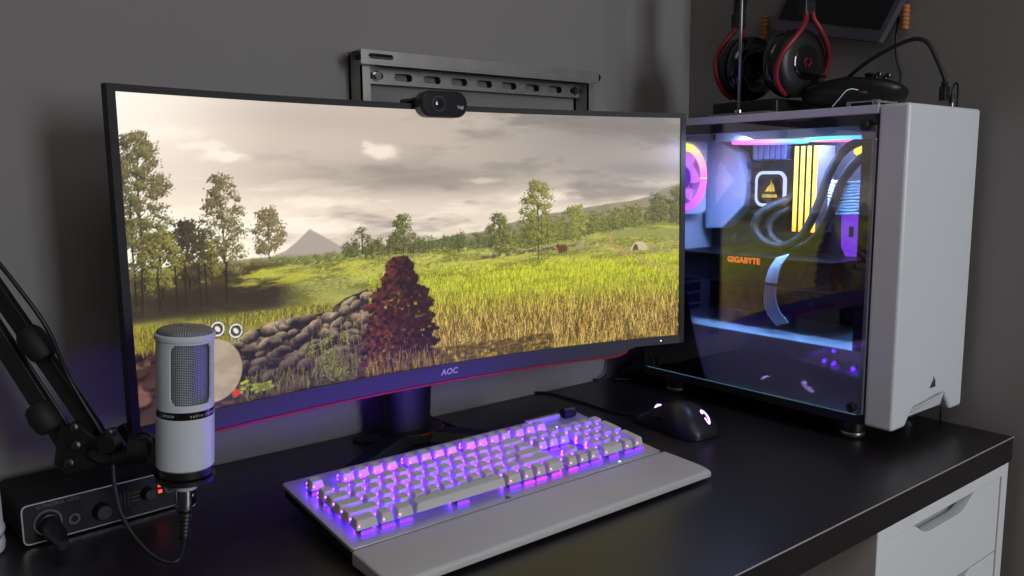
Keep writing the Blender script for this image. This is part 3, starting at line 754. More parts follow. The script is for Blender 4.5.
# palm rest
bm = NB(); R = []
for (y, z0, z1) in ((KY-.0012, .004, .0180), (KY-.02, .004, .0176), (KY-.060, .004, .0158), (KY-.0710, .004, .0135), (KY-.0735, .005, .0110)):
    R.append((y, z0, z1))
ex = .001
prev = None
for y, z0, z1 in R:
    cur = [bm.verts.new((KX-ex, y, z0)), bm.verts.new((KX-ex, y, z1-.0015)), bm.verts.new((KX-ex+.003, y, z1)), bm.verts.new((KX+KW+.004, y, z1)), bm.verts.new((KX+KW+.007, y, z1-.0015)), bm.verts.new((KX+KW+.007, y, z0))]
    if prev:
        for i in range(6): bm.faces.new((prev[i], prev[(i+1) % 6], cur[(i+1) % 6], cur[i]))
    else: bm.faces.new(cur)
    prev = cur
bm.faces.new(prev[::-1])
obj('palm_rest', bm, M['rest'], kb, 30, bevel=.001)
P = .0183; KU0 = .0125
def cap_mesh(w, d=1., tall=0.):
    """mesh of one keycap, local origin at the centre of its footprint on the plate"""
    bm = NB(); W_, D_ = w*P-.0026, d*P-.0026; n = 4
    lv = [(.0064, W_, D_, .0), (.0115, W_-.0026, D_-.0024, .0002), (.0150+tall, W_-.0040, D_-.0036, .0004), (.0157+tall, W_-.0056, D_-.0052, .0004)]
    rings = [[bm.verts.new((x, y+dy, z)) for x, y in rrect(a, b_, .0018, n)] for z, a, b_, dy in lv]
    for a, b_ in zip(rings[:-1], rings[1:]):
        L = len(a)
        for i in range(L): bm.faces.new((a[i], a[(i+1) % L], b_[(i+1) % L], b_[i]))
    bm.faces.new(rings[0][::-1]); bm.faces.new(rings[-1])
    bmesh.ops.recalc_face_normals(bm, faces=bm.faces)
    me = bpy.data.meshes.new('keycap'); bm.to_mesh(me); bm.free(); me.materials.append(M['keycap'])
    me.polygons.foreach_set('use_smooth', [True]*len(me.polygons)); me.set_sharp_from_angle(angle=math.radians(28))
    return me
bm = NB(); box(bm, (-.0065, -.0065, 0), (.0065, .0065, .0045)); box(bm, (-.0045, -.0045, .0045), (.0045, .0045, .0064))
sw_me = bpy.data.meshes.new('switch'); bm.to_mesh(sw_me); bm.free(); sw_me.materials.append(M['switch'])
bm = NB(); lathe(bm, [(0, .0009), (.0008, .0007), (.0011, 0), (0, 0)], n=8)
dot_me = bpy.data.meshes.new('key_light'); bm.to_mesh(dot_me); bm.free(); dot_me.materials.append(M['key_dot'])
bm = NB(); box(bm, (-.0072, -.0010, .0), (.0072, .0012, .0020))
bar_me = bpy.data.meshes.new('glow_bar'); bm.to_mesh(bar_me); bm.free(); bar_me.materials.append(M['violet_led'])
bar_pink = bar_me.copy(); bar_pink.materials[0] = M['magenta_led']
bm = NB(); box(bm, (-.0058, -.0006, .0030), (.0058, .0006, .0085))
row_me = bpy.data.meshes.new('key_backlight'); bm.to_mesh(row_me); bm.free(); row_me.materials.append(M['row_led'])
row_pink = row_me.copy(); row_pink.materials[0] = M['row_led_pink']
meshes = {}
KB0 = Vector(kb['origin'])
def add_key(u, v, w=1., d=1., dot=True):
    key = (w, d)
    if key not in meshes: meshes[key] = cap_mesh(w, d)
    o = bpy.data.objects.new('keycap', meshes[key]); COL.objects.link(o); o.parent = kb
    o.location = kp(KU0+(u+w/2)*P, v+d*P/2)-KB0; o.rotation_euler = (TH, 0, 0)
    s = bpy.data.objects.new('switch', sw_me); COL.objects.link(s); s.parent = o
    pink = (9.6 < u+.35*(v/P) < 16.3 and v < .09 and (u > 11 or v > .03)) or (abs(u-4.5) < 1.2 and v > .05)
    r_ = bpy.data.objects.new('key_backlight', row_pink if pink else row_me); COL.objects.link(r_); r_.parent = o; r_.location = (0, d*P/2+.0002, 0)
    g = bpy.data.objects.new('glow_bar', bar_pink if pink else bar_me); COL.objects.link(g); g.parent = o; g.location = (0, -.0085*d, .001)
    if dot:
        k = bpy.data.objects.new('key_light', dot_me); COL.objects.link(k); k.parent = o
        k.location = (-w*P/2+.0035, -d*P/2+.0002, .0112); k.rotation_euler = (PI*.42, 0, 0)
v0 = .0160
rows = [v0+P*i for i in range(5)]; rows.append(v0+5*P+.0090)
# bottom row, then shift, caps, tab, numbers, functions
def run(v, start, ws, dots=True):
    u = start
    for w in ws:
        add_key(u, v, w, 1., dots if w < 3 else False); u += w
run(rows[0], 0, [1.5, 1, 1.25]); add_key(3.75, rows[0], 6.5, 1, False); run(rows[0], 10.25, [1.25, 1, 1, 1.5])
run(rows[1], 0, [2.25]+[1]*10+[2.75]); run(rows[2], 0, [1.75]+[1]*11+[2.25]); run(rows[3], 0, [1.5]+[1]*12+[1.5]); run(rows[4], 0, [1]*13+[2])
run(rows[5], 0, [1]); run(rows[5], 2, [1]*4); run(rows[5], 6.5, [1]*4); run(rows[5], 11, [1]*4)
run(rows[0], 15.2, [1]*3); run(rows[1], 16.2, [1]); run(rows[3], 15.2, [1]*3); run(rows[4], 15.2, [1]*3); run(rows[5], 15.2, [1]*3)
run(rows[0], 18.4, [2, 1]); run(rows[1], 18.4, [1]*3); run(rows[2], 18.4, [1]*3); run(rows[3], 18.4, [1]*3); run(rows[4], 18.4, [1]*4)
add_key(21.4, rows[0], 1, 2); add_key(21.4, rows[2], 1, 2)
# volume roller and media strip
bm = NB(); a = kp(KU0+21.3*P, .1510, .0065); b_ = kp(KU0+22.3*P, .1510, .0065)
lathe(bm, [(0, 0), (.0065, 0), (.0075, .001), (.0075, .019), (.0065, .020), (0, .020)], a, (b_-a), 28); obj('volume_roller', bm, M['dark_metal'], kb, 30)
bm = NB(); box(bm, (KU0+17.8*P, .1500, 0), (KU0+21.0*P, .1570, .0075), MK); obj('media_bar', bm, M['alu'], kb, bevel=.001)
for i in range(3):
    bm = NB(); lathe(bm, [(0, .0006), (.0012, .0005), (.0016, 0), (0, 0)], kp(KU0+(18.7+.5*i)*P, .1300, .0004), (0, 0, 1), 8); obj('indicator', bm, M['indicator'], kb)
bm = NB(); lathe(bm, [(0, .0006), (.0016, .0005), (.0020, 0), (0, 0)], kp(KU0+19.3*P, .0052, .0004), (0, 0, 1), 8); obj('indicator', bm, M['indicator'], kb)
# little maker's sails mark on the front lip
def sails(M_, s, depth):
    bm = NB()
    for poly in ([(-.5, -.5), (-.12, -.5), (.02, .1), (-.22, -.12)], [(-.05, -.5), (.22, -.5), (.12, .5), (.06, .1)], [(.28, -.5), (.5, -.5), (.40, .0), (.26, .25)]):
        prism(bm, [(x*s, y*s) for x, y in poly], M_, depth)
    return bm
obj('badge', sails(MK @ Matrix.Translation((.190, .0058, 0)), .0085, .0003), M['logo_grey'], kb)

# cables of the keyboard
def cable(name, pts, r, label, parent=None, n=8, m='cable'):
    bm = NB(); tube(bm, spline(pts, 8), r, n)
    if parent is not None: return obj(name, bm, M[m], parent, 180)
    return single(name, bm, M[m], label, 'cable', smooth=180)
cable('cable', [kp(KW*.62, KD-.002, -.008), (-.43, .345, .012), (-.405, .39, .004), (-.385, .45, .0042), (-.40, .49, .012), (-.425, .505, .04), (-.43, .51, .07), (-.40, .52, .10)], .0024, None, kb)

# ------------------------------------------------------------------ mouse
ms_l = V(*(-0.1336, 0.2521, 0))
mouse = empty('computer_mouse', tuple(ms_l), 'black mouse', 'mouse')
mouse['label'] = 'black gaming mouse with violet-lit emblem and wheel right of the keyboard'
ML = Matrix.Translation(ms_l) @ Matrix.Rotation(math.radians(-2), 4, 'Z')
def mouse_top(u, v):
    """u across -1..1, v along -1 (rear) .. 1 (front)"""
    L = .062; wv = .0345*(1-.22*math.exp(-((v-.15)/.35)**2)-.10*max(0, v))
    e = (1-abs(v)**3.2)**(1/3.2) if abs(v) < 1 else 0
    hv = .0425*math.exp(-((v+.22)/.95)**2)*(1-abs(v)**5)**.5
    x = wv*u*(.25+.75*e); y = L*v
    z = .006+hv*(1-abs(u)**2.6)**.5*.88 if abs(u) < 1 else .006
    return V(x, y, z)
bm = NB(); NU, NV = 24, 36; G = []
for j in range(NV+1):
    v = -math.cos(PI*j/NV); G.append([bm.verts.new(ML @ mouse_top(-math.cos(PI*i/NU), v)) for i in range(NU+1)])
for j in range(NV):
    for i in range(NU): bm.faces.new((G[j][i], G[j][i+1], G[j+1][i+1], G[j+1][i]))
lowr = {}
bd = [G[0][i] for i in range(NU+1)]+[G[j][NU] for j in range(1, NV+1)]+[G[NV][i] for i in range(NU-1, -1, -1)]+[G[j][0] for j in range(NV-1, 0, -1)]
lw = [bm.verts.new((v.co.x, v.co.y, .0012)) for v in bd]
for i in range(len(bd)): bm.faces.new((bd[i], bd[(i+1) % len(bd)], lw[(i+1) % len(bd)], lw[i]))
bm.faces.new(lw[::-1])
bmesh.ops.remove_doubles(bm, verts=bm.verts, dist=1e-6)
obj('shell', bm, M['mouse_body'], mouse, 60)
bm = NB()
c = ML @ mouse_top(0, .52); c.z -= .0055
lathe(bm, [(.0065, -.0022), (.0088, -.0014), (.0088, .0014), (.0065, .0022)], c, (1, 0, 0), 24, closed=True); obj('scroll_wheel', bm, M['mouse_glow'], mouse, 40, label='violet-lit scroll wheel')
# emblem: a crescent mane and a curled tail laid on the hump
bm = NB()
def on_shell(px, py, up=.0004):
    p = mouse_top((px*.58+.0085)/.0345, (-.0465+py*.62)/.062); return ML @ (p+V(0, 0, up))
def strip(cs, wd):
    rows_ = []
    for i, (x, y) in enumerate(cs):
        a, b_ = cs[max(i-1, 0)], cs[min(i+1, len(cs)-1)]; d = V(b_[0]-a[0], b_[1]-a[1], 0).normalized(); nx, ny = -d.y, d.x
        w_ = wd[i]
        rows_.append((bm.verts.new(on_shell(x+nx*w_, y+ny*w_)), bm.verts.new(on_shell(x-nx*w_, y-ny*w_))))
    for p_, q_ in zip(rows_[:-1], rows_[1:]): bm.faces.new((p_[0], p_[1], q_[1], q_[0]))
cs = [(.011*math.cos(t)*.8+.001, .012*math.sin(t)-.002) for t in [math.radians(-150+300*k/16) for k in range(17)]]
strip(cs, [.0006+.0030*math.sin(PI*k/16)**.7 for k in range(17)])
cs = [(-.006+.010*t, .003+.005*math.sin(3*t)) for t in [k/6 for k in range(7)]]
strip(cs, [.001, .0024, .003, .003, .0026, .002, .0006])
cs = [(-.007+.006*t, -.006-.002*t) for t in [k/4 for k in range(5)]]
strip(cs, [.0005, .0016, .0018, .0014, .0005])
ext = bmesh.ops.extrude_face_region(bm, geom=bm.faces[:]); bmesh.ops.translate(bm, verts=[g for g in ext['geom'] if isinstance(g, bmesh.types.BMVert)], vec=(0, 0, -.0008))
obj('emblem', bm, M['mouse_glow'], mouse, label='violet-lit emblem on the hump')
bm = NB()
for sx in (-1,): tube(bm, [ML @ (mouse_top(sx*.93, v)+V(-.0006, 0, .0008)) for v in (-.15, .0, .15, .3)], [.0008, .0018, .0018, .0008], 8)
obj('side_button', bm, M['black_gloss'], mouse, 180)
cable('cable', [ML @ V(0, .060, .010), ML @ V(-.002, .070, .004), (-0.1482, 0.3652, 0.0020), (-0.1470, 0.4462, 0.0020), (-0.1519, 0.5153, 0.0020), (-0.1672, 0.5367, 0.0020), (-0.1459, 0.5622, 0.0020), (-0.1008, 0.5420, 0.0020), (-0.0338, 0.5412, 0.0020), (-.030, .519, .004), (-.006, .523, .012), (.002, .526, .04), (.002, .527, .12)], .0017, None, mouse)
# ------------------------------------------------------------------ microphone
def mesh_screen():
    m = mat('woven_mesh', srgb(150, 152, 158), .42, .75); nt = m.node_tree; b = nt.nodes['Principled BSDF']
    uv = nt.nodes.new('ShaderNodeUVMap'); sp = nt.nodes.new('ShaderNodeSeparateXYZ'); nt.links.new(uv.outputs[0], sp.inputs[0])
    prods = []
    for ax in ('X', 'Y'):
        s = nt.nodes.new('ShaderNodeMath'); s.operation = 'SINE'; nt.links.new(sp.outputs[ax], s.inputs[0])
        a = nt.nodes.new('ShaderNodeMath'); a.operation = 'ABSOLUTE'; nt.links.new(s.outputs[0], a.inputs[0]); prods.append(a)
    mn = nt.nodes.new('ShaderNodeMath'); mn.operation = 'MULTIPLY'; nt.links.new(prods[0].outputs[0], mn.inputs[0]); nt.links.new(prods[1].outputs[0], mn.inputs[1])
    cr = nt.nodes.new('ShaderNodeValToRGB'); cr.color_ramp.elements[0].position = .36; cr.color_ramp.elements[0].color = srgb(176, 178, 186); cr.color_ramp.elements[1].position = .56; cr.color_ramp.elements[1].color = srgb(30, 30, 34)
    nt.links.new(mn.outputs[0], cr.inputs[0]); nt.links.new(cr.outputs[0], b.inputs['Base Color'])
    bp = nt.nodes.new('ShaderNodeBump'); bp.inputs['Strength'].default_value = .8; bp.inputs['Distance'].default_value = -.0005
    nt.links.new(mn.outputs[0], bp.inputs['Height']); nt.links.new(bp.outputs[0], b.inputs['Normal'])
    return m
M['mesh'] = mesh_screen()
MB_, MAX = V(*(-0.8154, 0.2795, 0.0965)), V(.047, -.0375, 1).normalized()
def HS(h): return float(np.interp(h, [-.1, 0, .0475, .0545, .0590, .1130, .1150, .1215, .1314], [-.1, 0, .0510, .0583, .0645, .1215, .1232, .1285, .1350]))
_lathe = lathe
def lathe(bm, prof, c=(0, 0, 0), d=(0, 0, 1), n=32, mi=0, closed=False):
    if d is MAX and c is MB_: prof = [(r, HS(h)) for r, h in prof]
    _lathe(bm, prof, c, d, n, mi, closed)
camd = V(-.27, -.96, 0); rgt = V(.96, -.27, 0)
_f = camd-MAX*camd.dot(MAX); _f.normalize(); _r = MAX.cross(_f)
if _r.dot(rgt) < 0: _r = -_r
def mp(phi, r, h): return MB_+MAX*HS(h)+(_f*math.cos(phi)+_r*math.sin(phi))*r
mic = empty('microphone', (MB_.x, MB_.y, .0), 'pale grey-white studio microphone with steel mesh window standing upright in front of the monitor', 'microphone')
bm = NB(); lathe(bm, [(0, 0), (.0245, 0), (.0262, .0016), (.0262, .0475), (0, .0475)], MB_, MAX, 56); obj('lower_body', bm, M['mic_white'], mic, 40)
bm = NB(); lathe(bm, [(.0257, .0475), (.0257, .0545), (0.0, .0545), (0, .0475)], MB_, MAX, 56, closed=True); obj('black_band', bm, M['black_gloss'], mic, 40)
def band_text(s, phi0, h, size):
    bm = NB()
    for k, ch in enumerate(s):
        ph = phi0+(k-(len(s)-1)/2)*size*.62/.0257
        if ch == ' ': continue
        o = mp(ph, .0259, h); xd = mp(ph+.01, .0259, h)-mp(ph-.01, .0259, h)
        t = text_bm(ch, size, plane_M(o, xd, MAX), .0002); me_ = bpy.data.meshes.new('x'); t.to_mesh(me_); t.free(); bm.from_mesh(me_); bpy.data.meshes.remove(me_)
    return bm
obj('lettering', band_text('audio-technica', .80, .0510, .0040), M['print'], mic, label='white maker lettering on the black band')
obj('lettering', band_text('AT2020', -.62, .0510, .0032), M['print'], mic)
# upper housing with its two windows
bm = NB(); C0 = math.radians(15); HWN = math.radians(48); hw0, hw1 = .0590, .1130
def shell_rows():
    N = 144
    levels = [.0545, hw0, hw0+.0022, hw0+.005, hw1-.005, hw1-.0022, hw1, .1150]
    def inside(ph, li):
        for c in (C0, C0+PI):
            d = abs((ph-c+PI) % (2*PI)-PI); a, b = levels[li], levels[li+1]; m_ = (a+b)/2
            if m_ < hw0 or m_ > hw1: continue
            e = min(m_-hw0, hw1-m_); lim = HWN-(math.radians(7) if e < .0022 else math.radians(2.5) if e < .005 else 0)
            if d < lim: return True
        return False
    Go = [[bm.verts.new(mp(2*PI*k/N, .0257, h)) for k in range(N)] for h in levels]
    Gi = [[bm.verts.new(mp(2*PI*k/N, .0236, h)) for k in range(N)] for h in levels]
    for l in range(len(levels)-1):
        for k in range(N):
            ph = 2*PI*(k+.5)/N
            if inside(ph, l): continue
            k2 = (k+1) % N
            bm.faces.new((Go[l][k], Go[l][k2], Go[l+1][k2], Go[l+1][k])); bm.faces.new((Gi[l][k2], Gi[l][k], Gi[l+1][k], Gi[l+1][k2]))
            for dk, kk in ((-1, k), (1, k2)):
                if inside(2*PI*(k+.5+dk)/N, l): bm.faces.new((Go[l][kk], Gi[l][kk], Gi[l+1][kk], Go[l+1][kk]))
            for dl, ll in ((-1, l), (1, l+1)):
                if 0 <= l+dl < len(levels)-1 and inside(ph, l+dl): bm.faces.new((Go[ll][k], Go[ll][k2], Gi[ll][k2], Gi[ll][k]))
shell_rows()
lathe(bm, [(.0236, .1150), (.0266, .1155), (.0271, .1170), (.0271, .1215), (.0263, .1228), (.0236, .1228)], MB_, MAX, 64, closed=True)
obj('upper_housing', bm, M['mic_white'], mic, 38)
def uv_lathe(name, prof, ku, kv, part_name):
    bm = NB(); uvl = bm.loops.layers.uv.new('UVMap'); N = 72
    R_ = [[bm.verts.new(mp(2*PI*k/N, max(r, .0004), h)) for k in range(N)] for r, h in prof]
    ln = [0]
    for (r0, h0), (r1, h1) in zip(prof[:-1], prof[1:]): ln.append(ln[-1]+math.hypot(r1-r0, h1-h0))
    for j in range(len(prof)-1):
        for k in range(N):
            f = bm.faces.new((R_[j][k], R_[j][(k+1) % N], R_[j+1][(k+1) % N], R_[j+1][k]))
            for lp, (kk, jj) in zip(f.loops, ((k, j), (k+1, j), (k+1, j+1), (k, j+1))): lp[uvl].uv = (ku*kk/N, ln[jj]*kv)
    return obj(part_name, bm, M['mesh'], mic, 180)
uv_lathe('m', [(.0226, .0550), (.0226, .1160)], PI*88, PI/.00150, 'window_mesh')
dome = [(.0250, .1215), (.0250, .1250), (.0238, .1275), (.0210, .1295), (.0150, .1308), (.0075, .1313), (.0004, .1314)]
uv_lathe('m', dome, PI*70, PI/.0017, 'top_mesh')
bm = NB(); lathe(bm, [(0, -.0085), (.0225, -.0085), (.0245, -.007), (.0245, 0), (0, 0)], MB_, MAX, 40); lathe(bm, [(0, -.0155), (.0125, -.0155), (.0125, -.0085), (0, -.0085)], MB_, MAX, 28); obj('mounting_thread', bm, M['black_plastic'], mic, 40)
bm = NB(); lathe(bm, [(0, -.0235), (.0102, -.0235), (.0108, -.0225), (.0108, -.0150), (0, -.0150)], MB_, MAX, 32); obj('output_collar', bm, M['mic_white'], mic, 40)
# XLR plug and its cable: hangs from the microphone
xl = empty('microphone_cable', (MB_.x, MB_.y, .02), 'black cable with silver connector hanging below the white microphone', 'cable')
bm = NB(); lathe(bm, [(0, -.0440), (.0092, -.0440), (.0096, -.0430), (.0096, -.0400), (.0088, -.0395), (.0088, -.0380), (.0096, -.0375), (.0096, -.0240), (0, -.0240)], MB_, MAX, 32)
o_ = mp(.9, .0094, -.030); tube(bm, [o_, o_+(mp(.9, .011, -.030)-o_)], .0018, 10)
obj('connector', bm, M['chrome'], xl, 40)
bm = NB(); b0 = MB_+MAX*-.0440
prof = [(.0084, 0)]
for k in range(7): prof += [(.0080-.0004*k, -.002-.004*k), (.0070-.0004*k, -.0028-.004*k), (.0070-.0004*k, -.0045-.004*k)]
prof += [(.0045, -.031), (0, -.031)]
lathe(bm, [(0, 0)]+prof, b0, V(.10, -.02, 1).normalized(), 24); obj('strain_relief', bm, M['black_plastic'], xl, 40)
bm = NB(); e = b0-V(.10, -.02, 1).normalized()*.030
tube(bm, spline([e, (-0.8304, 0.2637, 0.0123), (-0.8409, 0.2654, 0.0110), (-0.8534, 0.2768, 0.0195), (-0.8638, 0.2944, 0.0362), (-0.8696, 0.3089, 0.0558), (-0.8694, 0.3259, 0.0805), (-0.8661, 0.3406, 0.1059), (-0.8715, 0.3606, 0.1224), (-0.8920, 0.3731, 0.1740), (-0.9077, 0.3689, 0.2263), (-0.9265, 0.3779, 0.2656), (-0.9517, 0.4060, 0.3125)], 8), .0021, 8); obj('cord', bm, M['cable'], xl, 180)

# ------------------------------------------------------------------ boom arm
arm = empty('microphone_boom_arm', (-1.0054, 0.5047, -0.0267), 'black scissor boom arm reaching in from the left and holding the microphone', 'microphone stand')
bm = NB()
def bar(bm, a, b, w, h):
    a = Vector(a); b = Vector(b); d = (b-a).normalized(); x = d.cross(V(0, .78, .62)).normalized(); y = d.cross(x)
    vs = []
    for p in (a, b): vs.append([bm.verts.new(p+x*sx*w/2+y*sy*h/2) for sx, sy in ((1, 1), (-1, 1), (-1, -1), (1, -1))])
    for i in range(4): bm.faces.new((vs[0][i], vs[0][(i+1) % 4], vs[1][(i+1) % 4], vs[1][i]))
    bm.faces.new(vs[0][::-1]); bm.faces.new(vs[1])
bar(bm, (-0.9953, 0.4916, 0.3835), (-0.8727, 0.3736, 0.1174), .0155, .011); obj('upper_bar', bm, M['black_plastic'], arm, bevel=.001)
bm = NB(); bar(bm, (-0.9982, 0.4883, 0.3515), (-0.8934, 0.3865, 0.0977), .0165, .011); obj('lower_bar', bm, M['black_plastic'], arm, bevel=.001)
bm = NB(); tube(bm, [(-0.9965, 0.5021, 0.3641), (-0.8877, 0.3973, 0.1115)], .0021, 10); obj('tension_rod', bm, M['gun_steel'], arm, 180, label='thin steel tension rod between the bars')
for a, b, w in (((-0.9212, 0.4048, 0.2228), (-0.9084, 0.3898, 0.1955), .016), ((-0.9188, 0.4025, 0.1474), (-0.9087, 0.3901, 0.1228), .0165)):
    a = Vector(a); b = Vector(b); bm = NB(); tube(bm, [a, a+(b-a)*.15, a+(b-a)*.5, a+(b-a)*.85, b], [w*.6, w*.78, w*.86, w*.78, w*.6], 16); obj('cable_wrap', bm, M['black_matte'], arm, 50)
bm = NB(); Mj = plane_M((-0.8789, 0.3659, 0.1041), (.783, -.621, -.02), (.07, .09, .99))
prism(bm, [(-.036, -.016), (-.020, -.026), (.008, -.018), (.030, -.010), (.036, .004), (.024, .022), (.006, .012), (-.014, .028), (-.030, .020)], Mj, .006); prism(bm, [(-.036, -.016), (-.020, -.026), (.008, -.018), (.030, -.010), (.036, .004), (.024, .022), (.006, .012), (-.014, .028), (-.030, .020)], Mj @ Matrix.Translation((0, 0, -.024)), .006)
obj('joint_plate', bm, M['black_plastic'], arm, bevel=.002)
nrm = Mj.to_3x3() @ V(0, 0, 1)
for uv, r in (((-0.8924, 0.3654, 0.1285), .0042), ((-0.8924, 0.3624, 0.1111), .0045), ((-0.8994, 0.3648, 0.0937), .0046), ((-0.8732, 0.3459, 0.1041), .0040), ((-0.8660, 0.3436, 0.1234), .0036)):
    bm = NB(); lathe(bm, [(0, .004), (r*.6, .004), (r, .0025), (r, -.008), (0, -.008)], uv, nrm, 18); obj('bolt', bm, M['dark_steel'], arm, 40)
bm = NB(); pr = [(0, .006)]+[(.0085, .006), (.0095, .0045), (.0095, -.006), (0, -.006)]; lathe(bm, pr, (-0.8689, 0.3377, 0.1134), nrm, 12); obj('joint_knob', bm, M['dark_metal'], arm, 30)
bm = NB(); tube(bm, spline([(-0.8796, 0.3633, 0.1009), (-0.8683, 0.3410, 0.0982), (-0.8556, 0.3250, 0.1007), (-0.8461, 0.3114, 0.1032)], 5), .0075, 14); obj('end_tube', bm, M['black_plastic'], arm, 180)
bm = NB(); kd_ = (-0.8456, 0.3120, 0.1090); lathe(bm, [(0, -.011), (.010, -.011), (.0125, -.009), (.0125, .009), (.010, .011), (0, .011)], kd_, (.80, -.60, .03), 24); obj('pivot_knob', bm, M['black_plastic'], arm, 40)
bm = NB(); bar(bm, kd_, MB_+MAX*-.0045+V(-.018, .012, 0), .014, .012); lathe(bm, [(.0130, -.0135), (.0270, -.0135), (.0270, -.0090), (.0130, -.0090)], MB_, MAX, 36, closed=True); obj('holder', bm, M['black_plastic'], arm, 40)
bm = NB(); tube(bm, spline([(-0.8569, 0.3156, 0.1145), (-0.8538, 0.3148, 0.1240), (-0.8459, 0.3092, 0.1277), (-0.8380, 0.3023, 0.1238), (-0.8359, 0.2989, 0.1143)], 5), .0016, 8); obj('pivot_yoke', bm, M['black_gloss'], arm, 180)

# ------------------------------------------------------------------ audio interface
IA = V(-.9395, .4085, 0); IR = math.radians(4.5); MI = Matrix.Translation(IA) @ Matrix.Rotation(IR, 4, 'Z')
ai = empty('audio_interface', tuple(MI @ V(.079, .05, 0)), 'black audio interface box with silver-edged face, knobs and red lights lying behind the microphone', 'audio interface')
bm = NB(); prism(bm, rrect(.158, .042, .006, 5, .079, .0235), MI @ Matrix.Translation((0, .100, 0)) @ Matrix.Rotation(PI/2, 4, 'X'), .098); obj('box', bm, M['black_matte'], ai, 40)
bm = NB(); ring_prism(bm, rrect(.158, .042, .006, 5, .079, .0235), rrect(.1555, .0395, .005, 5, .079, .0235), MI @ Matrix.Translation((0, .0025, 0)) @ Matrix.Rotation(PI/2, 4, 'X'), .0015); obj('face_edge', bm, M['steel'], ai, 40, label='thin silver line round the face')
for x in (.02, .138):
    bm = NB(); [disc_cyl(bm, MI @ V(x, y, 0), (0, 0, 1), .006, .0026, 16) for y in (.02, .08)]; obj('foot', bm, M['black_plastic'], ai)
MF = MI @ Matrix.Translation((0, .0018, 0)) @ Matrix.Rotation(PI/2, 4, 'X')       # x along the face, y up, z out
fn = MF.to_3x3() @ V(0, 0, 1)
def on_face(x, z, out=0): return MF @ V(x, z, out)
bm = NB(); lathe(bm, [(.0125, 0), (.0135, .0006), (.0135, .0016), (.0115, .0016)], on_face(.023, .022), fn, 32, closed=True); obj('input_socket', bm, M['dark_steel'], ai, 40)
bm = NB(); lathe(bm, [(0, 0), (.011, 0), (.011, .002), (.0095, .003), (.0095, .03), (.008, .032), (.005, .052), (0, .052)], on_face(.024, .020, .0004), (fn+V(0, 0, -.12)).normalized(), 24)
plug = obj('input_plug', bm, M['black_plastic'], ai, 40)
for x, z, r, in ((.0475, .0185, .0058), (.1455, .0250, .0058)):
    bm = NB(); lathe(bm, [(r*.55, .0), (r*.55, .002), (r, .002), (r, 0)], on_face(x, z), fn, 24, closed=True); obj('jack_socket', bm, M['dark_steel'], ai, 40)
for x, z, r in ((.074, .020, .0085), (.1215, .0265, .0064)):
    bm = NB(); lathe(bm, [(0, 0), (r, 0), (r, .008), (r*.86, .013), (0, .013)], on_face(x, z), fn, 24)
    kn = obj('knob', bm, M['black_plastic'], ai, 35)
    bm = NB(); lathe(bm, [(r*.84, .0131), (r*.90, .0128), (r*.90, .0124), (r*.80, .0124)], on_face(x, z), fn, 24, closed=True); obj('knob_rim', bm, M['dark_metal'], kn, 40)
for z in (.0235, .0305):
    bm = NB(); box(bm, (.1335, z-.0017, 0), (.1375, z+.0017, .0008), MF); obj('status_light', bm, M['red_led'], ai, label='small red level light')
obj('lettering', text_bm('U-PHORIA  UM2', .0056, MF @ Matrix.Translation((.034, .0395, .0004)), .0002), M['face_print'], ai)
bm = NB()
for x in (.090, .094, .098, .102): box(bm, (x, .016, .0), (x+.0006, .033, .0004), MF)
for z in (.020, .0245, .029): box(bm, (.104, z, 0), (.114, z+.0006, .0004), MF)
obj('face_print', bm, M['face_print'], ai)

# ------------------------------------------------------------------ pale container at the left edge
B0 = Vector((-0.9813, 0.4259, 0.0000)); B0.z = 0
ct_ = empty('bottle', tuple(B0), 'pale rounded bottle only just showing at the left edge beside the audio interface', 'bottle')
bm = NB(); lathe(bm, [(0, .0), (.024, 0), (.0275, .003), (.0285, .010), (.0275, .0165), (0, .0165)], B0, n=40); obj('foot_ring', bm, M['mic_white'], ct_, 40)
bm = NB(); lathe(bm, [(0, .0185), (.0275, .0185), (.0292, .022), (.0292, .026), (.0280, .028), (.0275, .078), (.0240, .086), (.012, .092), (.011, .104), (0, .104)], B0, n=40); obj('body', bm, M['mic_white'], ct_, 40)
bm = NB(); lathe(bm, [(0, .0165), (.0262, .0165), (.0262, .0185), (0, .0185)], B0, n=40); obj('seam_band', bm, M['black_plastic'], ct_, 40)
bm = NB(); lathe(bm, [(0, .1035), (.0125, .1035), (.0125, .116), (.0115, .1175), (0, .1175)], B0, n=30); obj('cap', bm, M['black_plastic'], ct_, 40)
# ------------------------------------------------------------------ computer case
CW, CL, CH = .204, .437, .4548
case = empty('computer_case', (CW/2, CL/2, 0), 'tall white computer case with a tinted glass side and glowing parts inside', 'computer case')
def cbox(name, lo, hi, m, parent=None, bevel=0, **k):
    bm = NB(); box(bm, lo, hi); return obj(name, bm, M[m], parent or case, bevel=bevel, **k)
